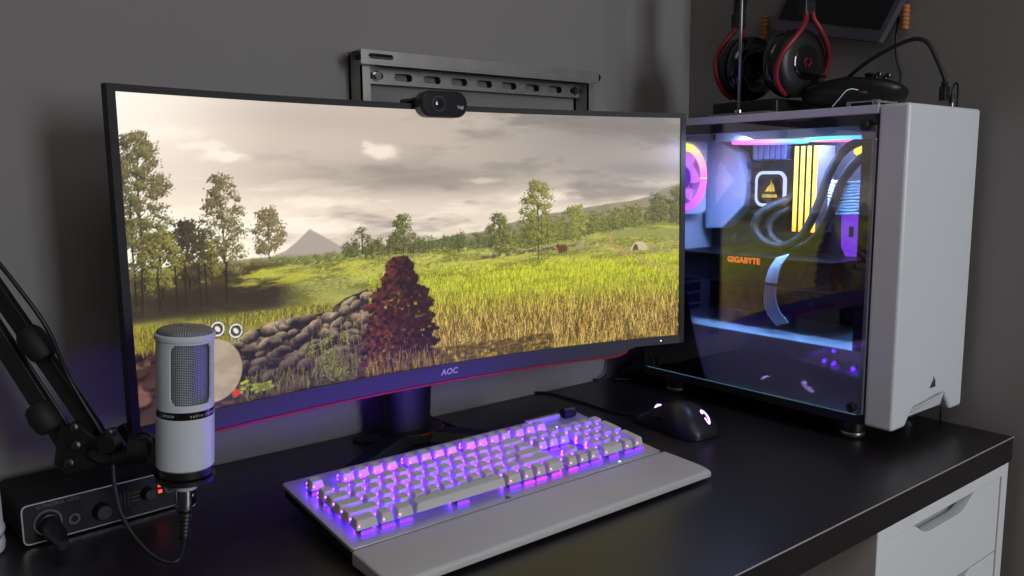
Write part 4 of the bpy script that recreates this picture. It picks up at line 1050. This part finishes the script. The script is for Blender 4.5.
# front fascia with its bottom cut-out
pts = [(0, .028), (.036, .028), (.0445, .039), (.0560, .0500), (.127, .0570), (.148, .0560), (.1700, .028), (CW, .028), (CW, CH), (0, CH)]
bm = NB(); prism(bm, pts, plane_M((0, .0395, 0), (1, 0, 0), (0, 0, 1)), .0395); obj('front_panel', bm, M['case_white'], case, 60, bevel=.0045, seg=4)
bm = NB()
a = [bm.verts.new(p) for p in ((.040, .006, .0380), (.150, .006, .0375), (.151, .002, .0560), (.050, .002, .0480), (.040, .036, .0380), (.150, .036, .0375), (.151, .036, .0560), (.050, .036, .0480))]
for f in ((0, 1, 2, 3), (7, 6, 5, 4), (0, 4, 5, 1), (2, 6, 7, 3), (0, 3, 7, 4), (1, 5, 6, 2)): bm.faces.new([a[i] for i in f])
obj('intake_scoop', bm, M['case_white'], case, bevel=.001)
obj('emblem', sails(plane_M((.1085, -.0002, .0795), (1, 0, 0), (0, 0, 1)), .0165, .0006), M['logo_grey'], case, label='small grey sails emblem low on the front')
# steel shell
cbox('top_panel', (0, .0405, .4435), (CW, CL, CH), 'case_steel', bevel=.0012)
cbox('side_panel', (CW-.0015, .0405, .030), (CW, CL, .4435), 'case_steel')
cbox('bottom_panel', (.0, .0405, .0285), (CW-.0015, CL, .0395), 'black_plastic')  # black stands for the shade under the case; the shell is white
bm = NB(); box(bm, (.004, CL-.003, .0395), (CW-.0015, CL, .4435))
obj('rear_panel', bm, M['case_steel'], case)
for z in (.235, .215, .195, .175, .155, .135): cbox('slot_cover', (.030, CL-.0050, z-.015), (.140, CL-.0035, z), 'dark_metal')
cbox('motherboard_tray', (.172, .048, .0395), (.1735, CL-.0032, .4430), 'black_matte')
cbox('front_wall', (.004, .0405, .0395), (.172, .0425, .4430), 'dark_metal')
cbox('roof_rim', (.0035, .043, .4295), (.0105, CL-.0035, .4432), 'rim_grey')  # grey-violet tone holds the reflection in the glass before it
cbox('corner_block', (.0035, .0440, .4120), (.020, .0640, .4290), 'case_steel', bevel=.001)
cbox('frame_bar', (.0045, .0500, .1285), (.012, .0630, .4118), 'dark_metal')
cbox('frame_bar', (.0035, .0425, .0420), (.0075, .0490, .4110), 'case_steel', label='narrow white frame bar at the front of the opening')
cbox('glass_panel', (0, .0440, .0412), (.0030, CL-.001, .4430), 'glass', label='tinted glass side panel')
for y, z in ((.0560, .4290), (.0560, .0510), (CL-.02, .4290), (CL-.02, .0510)):
    bm = NB(); lathe(bm, [(0, 0), (.0060, 0), (.0066, .001), (.0066, .0055), (.0052, .0068), (.0032, .0068), (.0026, .0056), (0, .0056)], (-.0001, y, z), (-1, 0, 0), 24); obj('thumb_screw', bm, M['black_plastic'], case, 40)
for x, y in ((.028, .070), (CW-.028, .070), (.028, CL-.05), (CW-.028, CL-.05)):
    bm = NB(); lathe(bm, [(0, 0), (.0140, 0), (.0165, .004), (.0165, .018), (.013, .029), (0, .029)], (x, y, 0), n=30); ft = obj('foot', bm, M['black_plastic'], case, 40)
    bm = NB(); lathe(bm, [(.0164, .0040), (.0171, .0050), (.0171, .0085), (.0164, .0095)], (x, y, 0), n=30, closed=True); obj('foot_ring', bm, M['steel'], ft, 40)
cbox('glow_strip', (.0012, .052, .0403), (.0030, CL-.006, .0411), 'cyan_edge_glow', label='thin cyan glow put in for light in the bottom edge of the glass')  # strip glows in place of the light caught by the glass edge
# power supply cover
bm = NB(); p_ = V(*(0.1801, 0.0173, 0.0000)); tube(bm, [V(p_.x, p_.y, 0), V(p_.x, p_.y, .036)], .0016, 8); obj('support_pin', bm, M['black_plastic'], case, 180, label='thin black pin under the front panel')
bm = NB(); box(bm, (.0060, .0500, .0400), (.1715, CL-.006, .1285)); obj('power_supply_cover', bm, M['case_white'], case, bevel=.002, seg=3)
# rear and top fans
def led_fan(name, c, ax, r, stops, es, blade_mat, glow_r=.0035, lab=None, phase=0., th=.025):
    ax = Vector(ax); x, y, _ = frame_for(ax); MX_ = plane_M(c, x, y)
    if (MX_.to_3x3() @ V(0, 0, 1)).dot(ax) < 0: MX_ = plane_M(c, y, x)
    bm = NB(); n = 5; outer = rrect(2*r+.002, 2*r+.002, .010, 11); m_ = len(outer)
    inner = [((r-.007)*math.cos(2*PI*(k-.5)/m_+0), (r-.007)*math.sin(2*PI*(k-.5)/m_)) for k in range(m_)]
    ring_prism(bm, outer, inner, MX_ @ Matrix.Translation((0, 0, -th)), th)
    f = obj(name, bm, M['case_steel'], case, 40, label=lab)
    bm = NB(); lathe(bm, [(r-.0155, .0002), (r-.0155, .0045), (r-.003, .0045), (r-.003, .0002)], c, ax, 64, closed=True)
    g = obj('light_ring', bm, rainbow('fan_ring_glow', stops, es), f, 40)
    inv = MX_.inverted(); B_ = base_of(case)
    set_led(g, lambda co: (math.atan2((inv @ (co+B_)).y, (inv @ (co+B_)).x)/(2*PI)+phase) % 1.)
    bm = NB(); lathe(bm, [(0, .0), (.019, 0), (.020, -.002), (.020, -th+.002), (0, -th+.002)], c, ax, 32); obj('hub', bm, M['rgb_purple'], f, 40)
    bm = NB()
    for k in range(7):
        a0 = 2*PI*k/7; rows_ = []
        for j in range(7):
            rr = .0195+(r-.0085-.0195)*j/6; aa = a0+.35*j/6
            rows_.append((bm.verts.new(MX_ @ V(rr*math.cos(aa), rr*math.sin(aa), -.004)), bm.verts.new(MX_ @ V(rr*math.cos(aa+.62), rr*math.sin(aa+.62), -th+.006))))
        for p_, q_ in zip(rows_[:-1], rows_[1:]): bm.faces.new((p_[0], p_[1], q_[1], q_[0]))
    bmesh.ops.solidify(bm, geom=bm.faces[:], thickness=.0012)
    obj('fan_blades', bm, blade_mat, f, 40)
    return f
W1 = lambda r, g, b: (r, g, b, 1)
M['frost_pink'] = mat('frosted_fan_blade', srgb(230, 200, 235), .4, emis=W1(.75, .10, .95), es=.55)  # LED light falling in the blades is put in as weak emission
M['frost_white'] = mat('frosted_fan_blade_pale', srgb(220, 222, 235), .4)
ringA = [(0, W1(1, .18, .55)), (.12, W1(.95, .45, .45)), (.25, W1(.95, .80, .08)), (.38, W1(1, .80, .1)), (.5, W1(1, .5, .2)), (.65, W1(.7, .1, 1)), (.80, W1(.45, .12, 1)), (.92, W1(.95, .15, .8)), (1, W1(1, .18, .55))]
led_fan('rear_fan', (.0570, CL-.0060-.025, .3620), (0, -1, 0), .060, ringA, 2.9, M['frost_pink'], lab='rear fan with glowing yellow to violet ring', phase=.5)
ringB = [(0, W1(1, .12, .45)), (.2, W1(.9, .15, .9)), (.4, W1(.1, .3, 1)), (.55, W1(.1, .85, .8)), (.7, W1(.3, .6, 1)), (.85, W1(1, .25, .6)), (1, W1(1, .12, .45))]
led_fan('top_fan', (.0750, .1250, .4180), (0, 0, -1), .060, ringB, 2.6, M['frost_white'], phase=.30, lab='top fan with pink and blue ring')
led_fan('top_fan', (.0750, .2520, .4180), (0, 0, -1), .060, ringB, 2.6, M['frost_white'], phase=.62, lab='top fan with blue and cyan ring')
M['ram_ramp'] = rainbow('memory_glow', [(0, W1(1., .38, .05)), (.14, W1(1., .62, .10)), (.4, W1(1., .90, .16)), (.8, W1(1., .95, .20)), (1, W1(.85, 1., .30))], 3.0)
# board and what sits on it
cbox('motherboard', (.1690, .118, .160), (.1715, .4120, .4240), 'pcb')
io = [(.3986, .4258), (.3564, .4042), (.3365, .3538), (.3391, .3152), (.3832, .2743), (.4200, .2725), (.4200, .4258)]
bm = NB(); prism(bm, io, plane_M((.135, 0, 0), (0, 1, 0), (0, 0, 1)), .033); io_ = obj('board_shroud', bm, M['io_cover'], case, bevel=.002, label='angular pale cover over the rear sockets')
bm = NB(); prism(bm, [(.3905, .3900), (.3600, .3560), (.3980, .3150), (.3990, .3560)], plane_M((.1340, 0, 0), (0, 1, 0), (0, 0, 1)), .0012); obj('shroud_facet', bm, M['case_steel'], io_, bevel=.0004)
bm = NB()
for k in range(6): box(bm, (.138, .2640+.0108*k, .3910), (.168, .2640+.0108*k+.0090, .4170))
box(bm, (.150, .2640, .3890), (.168, .3290, .4190)); obj('heatsink', bm, M['blue_alu'], case, bevel=.001, label='finned aluminium heatsink above the cooler block')
bm = NB()
for k in range(8): box(bm, (.140, .3125, .3000+.0110*k), (.168, .3300, .3000+.0110*k+.0085))
obj('heatsink', bm, M['black_plastic'], case, bevel=.0008, label='black finned heatsink beside the cooler block')
bm = NB(); lathe(bm, [(0, .0), (.006, 0), (.006, .004), (.003, .006), (0, .006)], (.160, .3220, .3940), (-1, 0, 0), 20); obj('stand_off', bm, M['chrome'], case, 40)
cbox('socket_block', (.150, .345, .3680), (.168, .3535, .3880), 'blue_alu')
for k in range(4):
    y = .1965+.0110*k
    r_ = cbox('memory_stick', (.1215, y, .2750), (.168, y+.0072, .4100), 'spreader' if k == 0 else 'black_plastic')
    bm = NB()
    for j in range(10): box(bm, (.1180, y+.0008, .2765+.0133*j), (.1214, y+.0058, .2765+.0133*(j+1)))
    bmesh.ops.remove_doubles(bm, verts=bm.verts, dist=1e-6)
    lb = obj('light_bar', bm, M['ram_ramp'], r_); set_led(lb, lambda co: (co.z-.2765)/.133)
# pump block
pc = V(.116, .2765, .3430)
MP = plane_M(pc, (0, -1, 0), (0, 0, 1))
bm = NB(); prism(bm, rrect(.056, .056, .012, 5), MP @ Matrix.Translation((0, 0, -.040)), .0385); pump = obj('cooler_block', bm, M['black_plastic'], case, 40)
bm = NB(); ring_prism(bm, rrect(.057, .057, .014, 5), rrect(.047, .047, .010, 5), MP @ Matrix.Translation((0, 0, -.003)), .003); obj('light_ring', bm, M['pump_glow'], pump, 40)
bm = NB(); prism(bm, rrect(.047, .047, .010, 5), MP @ Matrix.Translation((0, 0, -.002)), .0022); obj('face', bm, M['black_gloss'], pump, 40)
obj('emblem', sails(MP @ Matrix.Translation((0, .005, .0004)), .018, .0004), M['logo_yellow'], pump, label='glowing yellow sails emblem')
obj('lettering', text_bm('CORSAIR', .0068, MP @ Matrix.Translation((0, -.0115, .0004)), .0003, bold=.0003), M['logo_yellow'], pump)
# coolant tubes
bm = NB(); tube(bm, spline([(0.1500, 0.2564, 0.3376), (0.1180, 0.2478, 0.3257), (0.0960, 0.2618, 0.3149), (0.0850, 0.2758, 0.3006), (0.0820, 0.2785, 0.2783), (0.0820, 0.2573, 0.2587), (0.0850, 0.2267, 0.2556), (0.0880, 0.1965, 0.2757), (0.0900, 0.1747, 0.3203), (0.0900, 0.1575, 0.3692), (0.0900, 0.1355, 0.4006), (0.0900, 0.1073, 0.4138), (0.0900, 0.0839, 0.4157)], 8), .0066, 14); obj('coolant_tube', bm, M['tube'], case, 180)
bm = NB(); tube(bm, spline([(0.1500, 0.2519, 0.3184), (0.1280, 0.2501, 0.3111), (0.1120, 0.2593, 0.3033), (0.1040, 0.2679, 0.2857), (0.1020, 0.2602, 0.2654), (0.1040, 0.2283, 0.2512), (0.1060, 0.1919, 0.2642), (0.1080, 0.1666, 0.3034), (0.1080, 0.1510, 0.3484), (0.1080, 0.1321, 0.3791), (0.1080, 0.1099, 0.3930), (0.1080, 0.0865, 0.3980)], 8), .0066, 14); obj('coolant_tube', bm, M['tube'], case, 180)
# graphics card
gp = obj('graphics_card', (lambda b: (box(b, (.0400, .1180, .1960), (.1660, .4080, .2380)), b)[1])(NB()), M['black_plastic'], case, bevel=.003)
bm = NB(); box(bm, (.0380, .1160, .2385), (.1660, .4090, .2405))
for k in range(9): box(bm, (.044, .30+.011*k, .2405), (.150, .305+.011*k, .2412))
obj('backplate', bm, M['dark_metal'], gp)
obj('lettering', text_bm('GIGABYTE', .0125, plane_M(Vector((0.0392, 0.2678, 0.2331)), (0, -1, 0), (0, 0, 1)), .0005, bold=.0006, space=1.05), M['orange_text'], gp, label='glowing orange lettering')
for y in (.16, .25, .34):
    bm = NB(); lathe(bm, [(.036, 0), (.042, 0), (.042, -.003), (.036, -.003)], (.100, y, .196), n=36, closed=True); lathe(bm, [(0, 0), (.014, 0), (.014, -.003), (0, -.003)], (.100, y, .196), n=24); obj('card_fan', bm, M['dark_metal'], gp, 40)
# white power cable to the card and the wide board cable
cbp = [(0.0400, 0.1984, 0.2451), (0.0300, 0.2047, 0.2272), (0.0260, 0.2079, 0.2030), (0.0260, 0.2087, 0.1786), (0.0280, 0.2023, 0.1593), (0.0340, 0.1902, 0.1434)]
for k in range(6):
    bm = NB(); off = V(.0, -.0037*(k-2.5), .0013*(k-2.5)); tube(bm, spline([Vector(p)+off for p in cbp], 6), .0015, 8); obj('power_cable', bm, M['white_cable'], case, 180)
bm = NB(); c_ = Vector((0.0260, 0.2079, 0.2030)); box(bm, (c_.x-.004, c_.y-.0125, c_.z-.0022), (c_.x+.004, c_.y+.0125, c_.z+.0022)); obj('cable_comb', bm, M['black_plastic'], case, bevel=.001)
for k in range(11):
    z = .3085+.0046*k; bm = NB(); b_ = .004*math.sin(k*1.3)
    tube(bm, spline([(.160, .1830, z), (.128, .1800, z+.001), (.118, .1600, z-.002+b_*.3), (.118, .1350, z-.001), (.130, .1120, z+b_), (.160, .1020, z)], 6), .0020, 8); obj('board_cable', bm, M['white_cable'], case, 180)
for k in range(3):
    bm = NB(); tube(bm, spline([Vector(p)+V(.004*k, .005*k, .001*k) for p in ((0.1200, 0.1457, 0.3601), (0.1150, 0.1311, 0.3747), (0.1100, 0.1167, 0.3860))], 6), .0020, 8); obj('board_cable', bm, M['white_cable'], case, 180)
bm = NB(); prism(bm, [(.1240, .3070), (.1580, .3070), (.1560, .2560), (.1480, .2420), (.1330, .2420), (.1260, .2560)], plane_M((.126, 0, 0), (0, 1, 0), (0, 0, 1)), .020); rv = obj('lit_cover', bm, M['rgb_purple'], case, bevel=.002, label='violet-glowing cover below the wide cable')
bm = NB(); box(bm, (.1245, .136, .272), (.1262, .143, .288)); obj('cover_slot', bm, M['black_matte'], rv)
bm = NB(); prism(bm, rrect(.10, .26, .004, 3), plane_M((.090, .0620, .270), (1, 0, 0), (0, 0, 1)), .018); obj('radiator', bm, M['black_matte'], case)
bm = NB(); lathe(bm, [(0, 0), (.0055, 0), (.0055, .004), (0, .004)], (.150, .1480, .4000), (-1, 0, 0), 16); box(bm, (.145, .1380, .382), (.150, .1480, .415)); obj('glow_strip', bm, M['ram_glow'], case, label='short yellow light behind the tubes')
area_light('case_led_lamp', (.0140, .22, .4040), (.010, .22, .10), .30, 1.3, (.13, .44, 1.), .02)
area_light('case_led_lamp', (.060, .20, .4120), (.100, .28, .20), .20, 1.9, (.36, .48, 1.), .06)

# ------------------------------------------------------------------ on top of the case
TZ = CH
st_ = empty('headphone_stand', (.022, .262, TZ), 'thin clear rod stand with a flat foot on top of the computer case', 'headphone stand')
cbox('foot', (.004, .210, TZ), (.040, .315, TZ+.0035), 'clear', st_, bevel=.0008)
bm = NB(); tube(bm, [(.0080, .262, TZ+.003), (.0080, .262, TZ+.30)], .0024, 14); tube(bm, [(.0080, .262, TZ+.2985), (.0450, .262, TZ+.3005), (.085, .262, TZ+.297)], .0024, 10); obj('rod', bm, M['steel'], st_, 180)
bm = NB(); lathe(bm, [(0, .0036), (.006, .0036), (.006, .007), (0, .007)], (.008, .262, TZ), n=20); obj('collar', bm, M['chrome'], st_, 40)
bx = empty('external_drive', (.095, .255, TZ), 'low black box under the hanging headset on top of the computer case', 'box')
bm = NB(); box(bm, (.045, .222, TZ+.002), (.175, .340, TZ+.0240)); obj('shell', bm, M['black_plastic'], bx, bevel=.003)
bm = NB(); box(bm, (.0442, .23, TZ+.012), (.0450, .33, TZ+.013)); obj('seam', bm, M['dark_metal'], bx)
for x in (.06, .160):
    bm = NB(); [disc_cyl(bm, (x, y, TZ), (0, 0, 1), .006, .003, 14) for y in (.235, .325)]; obj('foot', bm, M['black_matte'], bx)
# headset
cR, cL_ = V(.078, .2080, .5300), V(.098, .3230, .5340)
hs_ = empty('headset', (.088, .258, .485), 'black over-ear headset with red metal forks hanging on the rod stand above the computer case', 'headphones')
ax = (cR-cL_).normalized()
def cup(c, out, faceted=True):
    L0 = lathe
    def lathe_(bm, prof, *a, **k): L0(bm, [(r*1.1, h*1.08) for r, h in prof], *a, **k)
    bm = NB(); lathe_(bm, [(0, .0), (.031, 0), (.040, -.002), (.0445, -.007), (.0455, -.013), (.0430, -.020), (0, -.020)], c+out*.012, out, 40); cp = obj('ear_cup', bm, M['black_plastic'], hs_, 60)
    bm = NB(); lathe_(bm, [(.017, -.020), (.030, -.0195), (.0425, -.022), (.0455, -.030), (.0425, -.038), (.030, -.041), (.018, -.036)], c+out*.012, out, 40, closed=True); obj('ear_cushion', bm, M['black_gloss'], cp, 180)
    bm = NB(); lathe_(bm, [(0, .0022), (.020, .0022), (.0225, .001), (.0225, -.001), (0, -.001)], c+out*.0125, out, 32); obj('cup_disc', bm, M['black_gloss'], cp, 40)
    bm = NB(); x, y, _ = frame_for(out); up = V(0, 0, 1)-out*out.z; up.normalize(); sd = up.cross(out)
    for s in (1, -1): tube(bm, [c+out*.0160+sd*s*.002-up*.006, c+out*.0160+sd*s*.008+up*0, c+out*.0160+sd*s*.002+up*.006], .0014, 6)
    obj('cup_mark', bm, M['red'], cp, label='small red mark on the cup')
    # red fork
    bm = NB()
    for s in (1, -1):
        P_ = [c+out*.012+up*.074+sd*s*.0065, c+out*.015+up*.062+sd*s*.008, c+out*.019+up*.048+sd*s*.018, c+out*.018+up*.030+sd*s*.034, c+out*.012+up*.012+sd*s*.047, c+out*.006-up*.006+sd*s*.0505, c+out*.002-up*.022+sd*s*.0475, c+out*.0-up*.036+sd*s*.038]+([c-out*.002-up*.0465+sd*s*.022] if s*sd.x < 0 else [])
        sp_ = spline(P_, 6)
        tube(bm, sp_, [.0042]*len(sp_), 8)
    obj('fork', bm, M['red'], hs_, 180)
    return up
upR = cup(cR, ax); upL = cup(cL_, -ax)
def band_pt(t):
    mid = (cR+cL_)/2; a = PI*t; half = (cR-cL_).length/2
    return mid+ax*math.cos(a)*(half+.012)+V(0, 0, 1)*(.078+.105*math.sin(a))
bm = NB()
x_dir = ax.cross(V(0, 0, 1)).normalized(); rings = []
for k in range(25):
    p = band_pt(k/24); tn = (band_pt(min(1, k/24+.01))-band_pt(max(0, k/24-.01))).normalized(); nn = tn.cross(x_dir).normalized()
    w_ = .009+.008*math.sin(PI*k/24); rings.append([bm.verts.new(p+x_dir*w_+nn*.004), bm.verts.new(p-x_dir*w_+nn*.004), bm.verts.new(p-x_dir*w_-nn*.005), bm.verts.new(p+x_dir*w_-nn*.005)])
for a_, b_ in zip(rings[:-1], rings[1:]):
    for i in range(4): bm.faces.new((a_[i], a_[(i+1) % 4], b_[(i+1) % 4], b_[i]))
bm.faces.new(rings[0][::-1]); bm.faces.new(rings[-1]); obj('headband', bm, M['black_plastic'], hs_, 60, bevel=.002)
for c, out in ((cR, ax), (cL_, -ax)):
    bm = NB(); q = c+out*.012+V(0, 0, .076); Mq = plane_M(q, x_dir, V(0, 0, 1)); box(bm, (-.0105, -.010, -.0065), (.0105, .012, .0065), Mq); obj('slider', bm, M['black_plastic'], hs_, bevel=.0015)
# gamepad, lying on its grips
g0 = V(.105, .136, TZ)
pad = empty('game_controller', tuple(g0), 'black game controller with thumb sticks lying on top of the computer case beside the headset', 'game controller')
bm = NB(); NU, NV = 40, 12
def pad_r(t):
    """outline of a two-gripped pad, long side along y"""
    c_, s_ = math.cos(t), math.sin(t)
    lx_ = .076*math.copysign(abs(c_)**.75, c_); ly_ = .036*s_
    if s_ < 0: ly_ = -.030*abs(s_)**.6-.030*math.exp(-((abs(lx_)-.058)/.018)**2)*abs(s_)
    return lx_, ly_
MG = Matrix.Translation(g0+V(.0, .0, .027)) @ Matrix.Rotation(PI/2+.05, 4, 'Z') @ Matrix.Rotation(math.radians(10), 4, 'X')
G = []
for j in range(NV+1):
    f_ = -PI/2+PI*j/NV; k_ = max(.001, math.cos(f_))**.6; zz = .020*math.sin(f_)
    G.append([bm.verts.new(MG @ V(pad_r(2*PI*i/NU)[0]*k_, pad_r(2*PI*i/NU)[1]*k_+.004, zz*(1.0 if zz < 0 else 1-.25*abs(pad_r(2*PI*i/NU)[0])/.076))) for i in range(NU)])
for j in range(NV):
    for i in range(NU): bm.faces.new((G[j][i], G[j][(i+1) % NU], G[j+1][(i+1) % NU], G[j+1][i]))
bm.faces.new(G[0][::-1]); bm.faces.new(G[NV]); obj('shell', bm, M['black_plastic'], pad, 180)
for x, y in ((.046, .014), (-.020, -.008)):
    bm = NB(); p = MG @ V(x, y, .015); lathe(bm, [(0, -.004), (.006, -.004), (.0045, .004), (.0045, .008), (.0085, .010), (.0092, .0125), (.007, .0135), (0, .0125)], p, MG.to_3x3() @ V(0, 0, 1), 20); obj('thumb_stick', bm, M['black_matte'], pad, 40)
for dx, dy in ((0, .009), (0, -.009), (.009, 0), (-.009, 0)):
    bm = NB(); lathe(bm, [(0, .0), (.0042, 0), (.0042, .004), (.003, .005), (0, .005)], MG @ V(-.046+dx, .014+dy, .0150), MG.to_3x3() @ V(0, 0, 1), 14); obj('face_button', bm, M['black_gloss'], pad, 40)
bm = NB(); tube(bm, [(0.0720, 0.1588, 0.4866), (0.0700, 0.1312, 0.4821), (0.0710, 0.1122, 0.4806), (0.0720, 0.0965, 0.4780)], [.0016, .0026, .0026, .0016], 8); obj('red_strip', bm, M['strip_red'], pad, 180, label='dull red strip along the near edge')
# cables
cb = empty('charging_cable', (.1165, .012, TZ), 'thick black cable arching from the controller to a plug on the case top', 'cable')
bm = NB(); tube(bm, spline([(0.1120, 0.1514, 0.4997), (0.1060, 0.1407, 0.5083), (0.1000, 0.1097, 0.5255), (0.1000, 0.0747, 0.5403), (0.1040, 0.0495, 0.5468), (0.1080, 0.0336, 0.5398), (0.1120, 0.0207, 0.5139), (.1155, .0125, .492), (.1165, .012, .484)], 8), .0028, 10); obj('cord', bm, M['cable'], cb, 180)
bm = NB(); box(bm, (.1095, .0075, TZ+.0075), (.1235, .0165, TZ+.0270)); box(bm, (.1125, .0085, TZ+.0268), (.1205, .0155, TZ+.034)); obj('plug', bm, M['black_plastic'], cb, bevel=.0015)
bm = NB(); box(bm, (.1105, .0085, TZ), (.1225, .0155, TZ+.0076)); obj('plug_tip', bm, M['steel'], cb)
sc_ = empty('thin_cable', (.150, .012, TZ), 'thin black looped cable plugged in at the right front corner of the case top', 'cable')
bm = NB(); tube(bm, spline([(.1395, .012, TZ+.014), (.1400, .012, TZ+.024), (.1470, .012, TZ+.0320), (.1555, .013, TZ+.0330), (.1610, .014, TZ+.0250), (.1635, .015, TZ+.010), (.1650, .016, TZ+.0010)], 7), .0014, 8); obj('cord', bm, M['cable'], sc_, 180)
bm = NB(); lathe(bm, [(0, .006), (.0036, .006), (.0036, .015), (.002, .018), (0, .018)], (.1395, .012, TZ), n=16); obj('plug', bm, M['black_plastic'], sc_, 40)
bm = NB(); lathe(bm, [(0, .0), (.0030, 0), (.0030, .006), (0, .006)], (.1395, .012, TZ), n=16); obj('plug_tip', bm, M['steel'], sc_, 40)
cable('hanging_cable', [(0.2175, 0.1356, 0.6255), (0.2175, 0.1324, 0.5959), (0.2175, 0.1338, 0.5668), (0.2172, 0.1304, 0.5369), (0.2168, 0.1228, 0.5139), (0.2150, 0.1221, 0.4915), (.205, .110, .4700), (.195, .112, .4572)], .0018, 'thin black cable hanging down the right-hand wall behind the controller')
cable('short_cable', [(0.0120, 0.1128, 0.4568), (0.0160, 0.1053, 0.4671), (0.0220, 0.0992, 0.4775), (0.0300, 0.0952, 0.4803), (0.0380, 0.0910, 0.4790)], 0.0007, 'short pale cable end lying beside the controller on the case edge', m='white_cable')
# clip on the front corner of the case top
bm = NB(); box(bm, (.0005, .0420, TZ), (.0065, .0500, TZ+.0065)); tube(bm, [(.0035, .046, TZ+.0045), (.050, .046, TZ+.0045)], .0016, 8)
tube(bm, [(.0035, .0500, TZ+.005), (.0035, .0850, TZ+.005)], .0010, 6); box(bm, (.046, .0425, TZ), (.052, .0495, TZ+.0060)); box(bm, (.0015, .0820, TZ), (.0055, .0860, TZ+.0060))
single('corner_clip', bm, M['clear'], 'small clear bracket at the front corner of the case top', 'clip', bevel=.0004)

# ------------------------------------------------------------------ tilted panel and wooden pegs on the right wall
tp = empty('wall_panel', (XR, .22, .60), 'black flat panel hanging crooked on the right wall between the two wooden pegs', 'panel')
BR, BL, UP = V(0, .1457, .5614), V(0, .3400, .6075), V(0, -.48, .877)*.17
def para(m0, m1, m2, x):                # outline inset by m0 at the sides, m1 below, m2 above
    e = (BL-BR).normalized(); u = UP.normalized()
    q = [BR+e*m0+u*m1, BL-e*m0+u*m1, BL-e*m0+UP-u*m2, BR+e*m0+UP-u*m2]
    return [(v.y, v.z) for v in q]
MPX = Matrix(((0, 0, 1, 0), (1, 0, 0, 0), (0, 1, 0, 0), (0, 0, 0, 1)))
bm = NB(); prism(bm, para(0, 0, 0, 0), Matrix.Translation((.1900, 0, 0)) @ MPX, .014); obj('frame', bm, M['rim_grey'], tp, bevel=.0015)
bm = NB(); prism(bm, para(.009, .020, .009, 0), Matrix.Translation((.1890, 0, 0)) @ MPX, .0012); obj('panel_face', bm, M['black_matte'], tp)
bm = NB()
for q in (BR+UP*.8+V(0, .03, 0), BL+UP*.8-V(0, .03, 0)): tube(bm, [V(.2035, q.y, q.z), V(XR, q.y, q.z)], .006, 12)
obj('wall_mount', bm, M['black_plastic'], tp, 180)
for y, z, h, lab in ((.3620, .5965, .040, 'ribbed orange wooden peg on the right wall above the headset'), (.1180, .5790, .036, 'ribbed orange wooden peg on the right wall above the game controller')):
    bm = NB(); prof = [(0, 0)]
    nk = 6
    for k in range(nk):
        z0 = h*k/nk; prof += [(.0052, z0), (.0064, z0+h/nk*.3), (.0064, z0+h/nk*.7), (.0050, z0+h/nk*.98)]
    prof += [(0, h)]
    pg = empty('wooden_peg', (XR, y, z), lab, 'peg', 'wooden pegs on the wall')
    lathe(bm, prof, (XR-.0105, y, z), n=20); obj('peg_body', bm, M['wood_peg'], pg, 40)
    bm = NB(); tube(bm, [(XR-.012, y, z+h*.5), (XR, y, z+h*.5)], .003, 10); obj('peg_screw', bm, M['steel'], pg, 40)

# loose cable behind the monitor
cable('power_cord', [(.075, .526, .16), (.068, .524, .09), (0.1068, 0.5150, 0.0496), (0.0775, 0.5180, 0.0322), (0.0397, 0.5200, 0.0186), (.0, .512, .006), (.006, .498, .0032), (.030, .482, .0030), (.060, .474, .0030), (.095, .470, .0030)], .0028, 'black power cord curling down to the desk behind the right end of the monitor')

# ------------------------------------------------------------------ light
cl = empty('ceiling_fill', (-.85, -1.35, CE-.05), 'unseen ceiling panel added for soft fill light', 'added light')  # unseen panel added to soften and fill the shadows
bm = NB(); box(bm, (-1.55, -2.02, CE-.05), (-.15, -.68, CE)); obj('housing', bm, M['white_lacquer'], cl, bevel=.004)  # body of the unseen added fill panel
area_light('ceiling_fill_lamp', (-.85, -1.35, CE-.056), (-.85, -1.35, 0), 1.38, 7., (1., .96, .91), 1.3)  # added fill lamp just below the unseen panel
area_light('added_front_light', ((wx0+wx1)/2, YF+.02, (wz0+wz1)/2), (-.25, .5, .35), wx1-wx0-.1, 33., (.90, .95, 1.), wz1-wz0-.1)  # lamp added at the unseen window, sized for even frontal light
w = bpy.data.worlds.new('World'); scn.world = w; w.use_nodes = True
w.node_tree.nodes['Background'].inputs[0].default_value = (.55, .62, .75, 1); w.node_tree.nodes['Background'].inputs[1].default_value = .05

# ------------------------------------------------------------------ camera
Cc = V(-1.03709, -.50765, .36866+Z0); fw = V(.61463126, .77689959, -.1365849); rt = V(.78348755, -.6213485, -.00856215); up = V(.09151875, .10175001, .99059137)
cam = bpy.data.cameras.new('camera'); cam.sensor_width = 36; cam.lens = 818.7226/1024*36; cam.clip_start = .01
co = bpy.data.objects.new('camera', cam); COL.objects.link(co)
co.matrix_world = Matrix(((rt.x, up.x, -fw.x, Cc.x), (rt.y, up.y, -fw.y, Cc.y), (rt.z, up.z, -fw.z, Cc.z), (0, 0, 0, 1)))
scn.camera = co
scn.view_settings.view_transform = 'Standard'; scn.view_settings.look = 'None'; scn.view_settings.gamma = 1; scn.view_settings.use_curve_mapping = False
scn.view_settings.exposure = 0
scn.cycles.use_denoising = True; scn.cycles.sample_clamp_indirect = 4; scn.cycles.sample_clamp_direct = 0; scn.cycles.max_bounces = 8; scn.cycles.transparent_max_bounces = 12
for o in list(bpy.data.objects):
    if 'origin' in o: del o['origin']
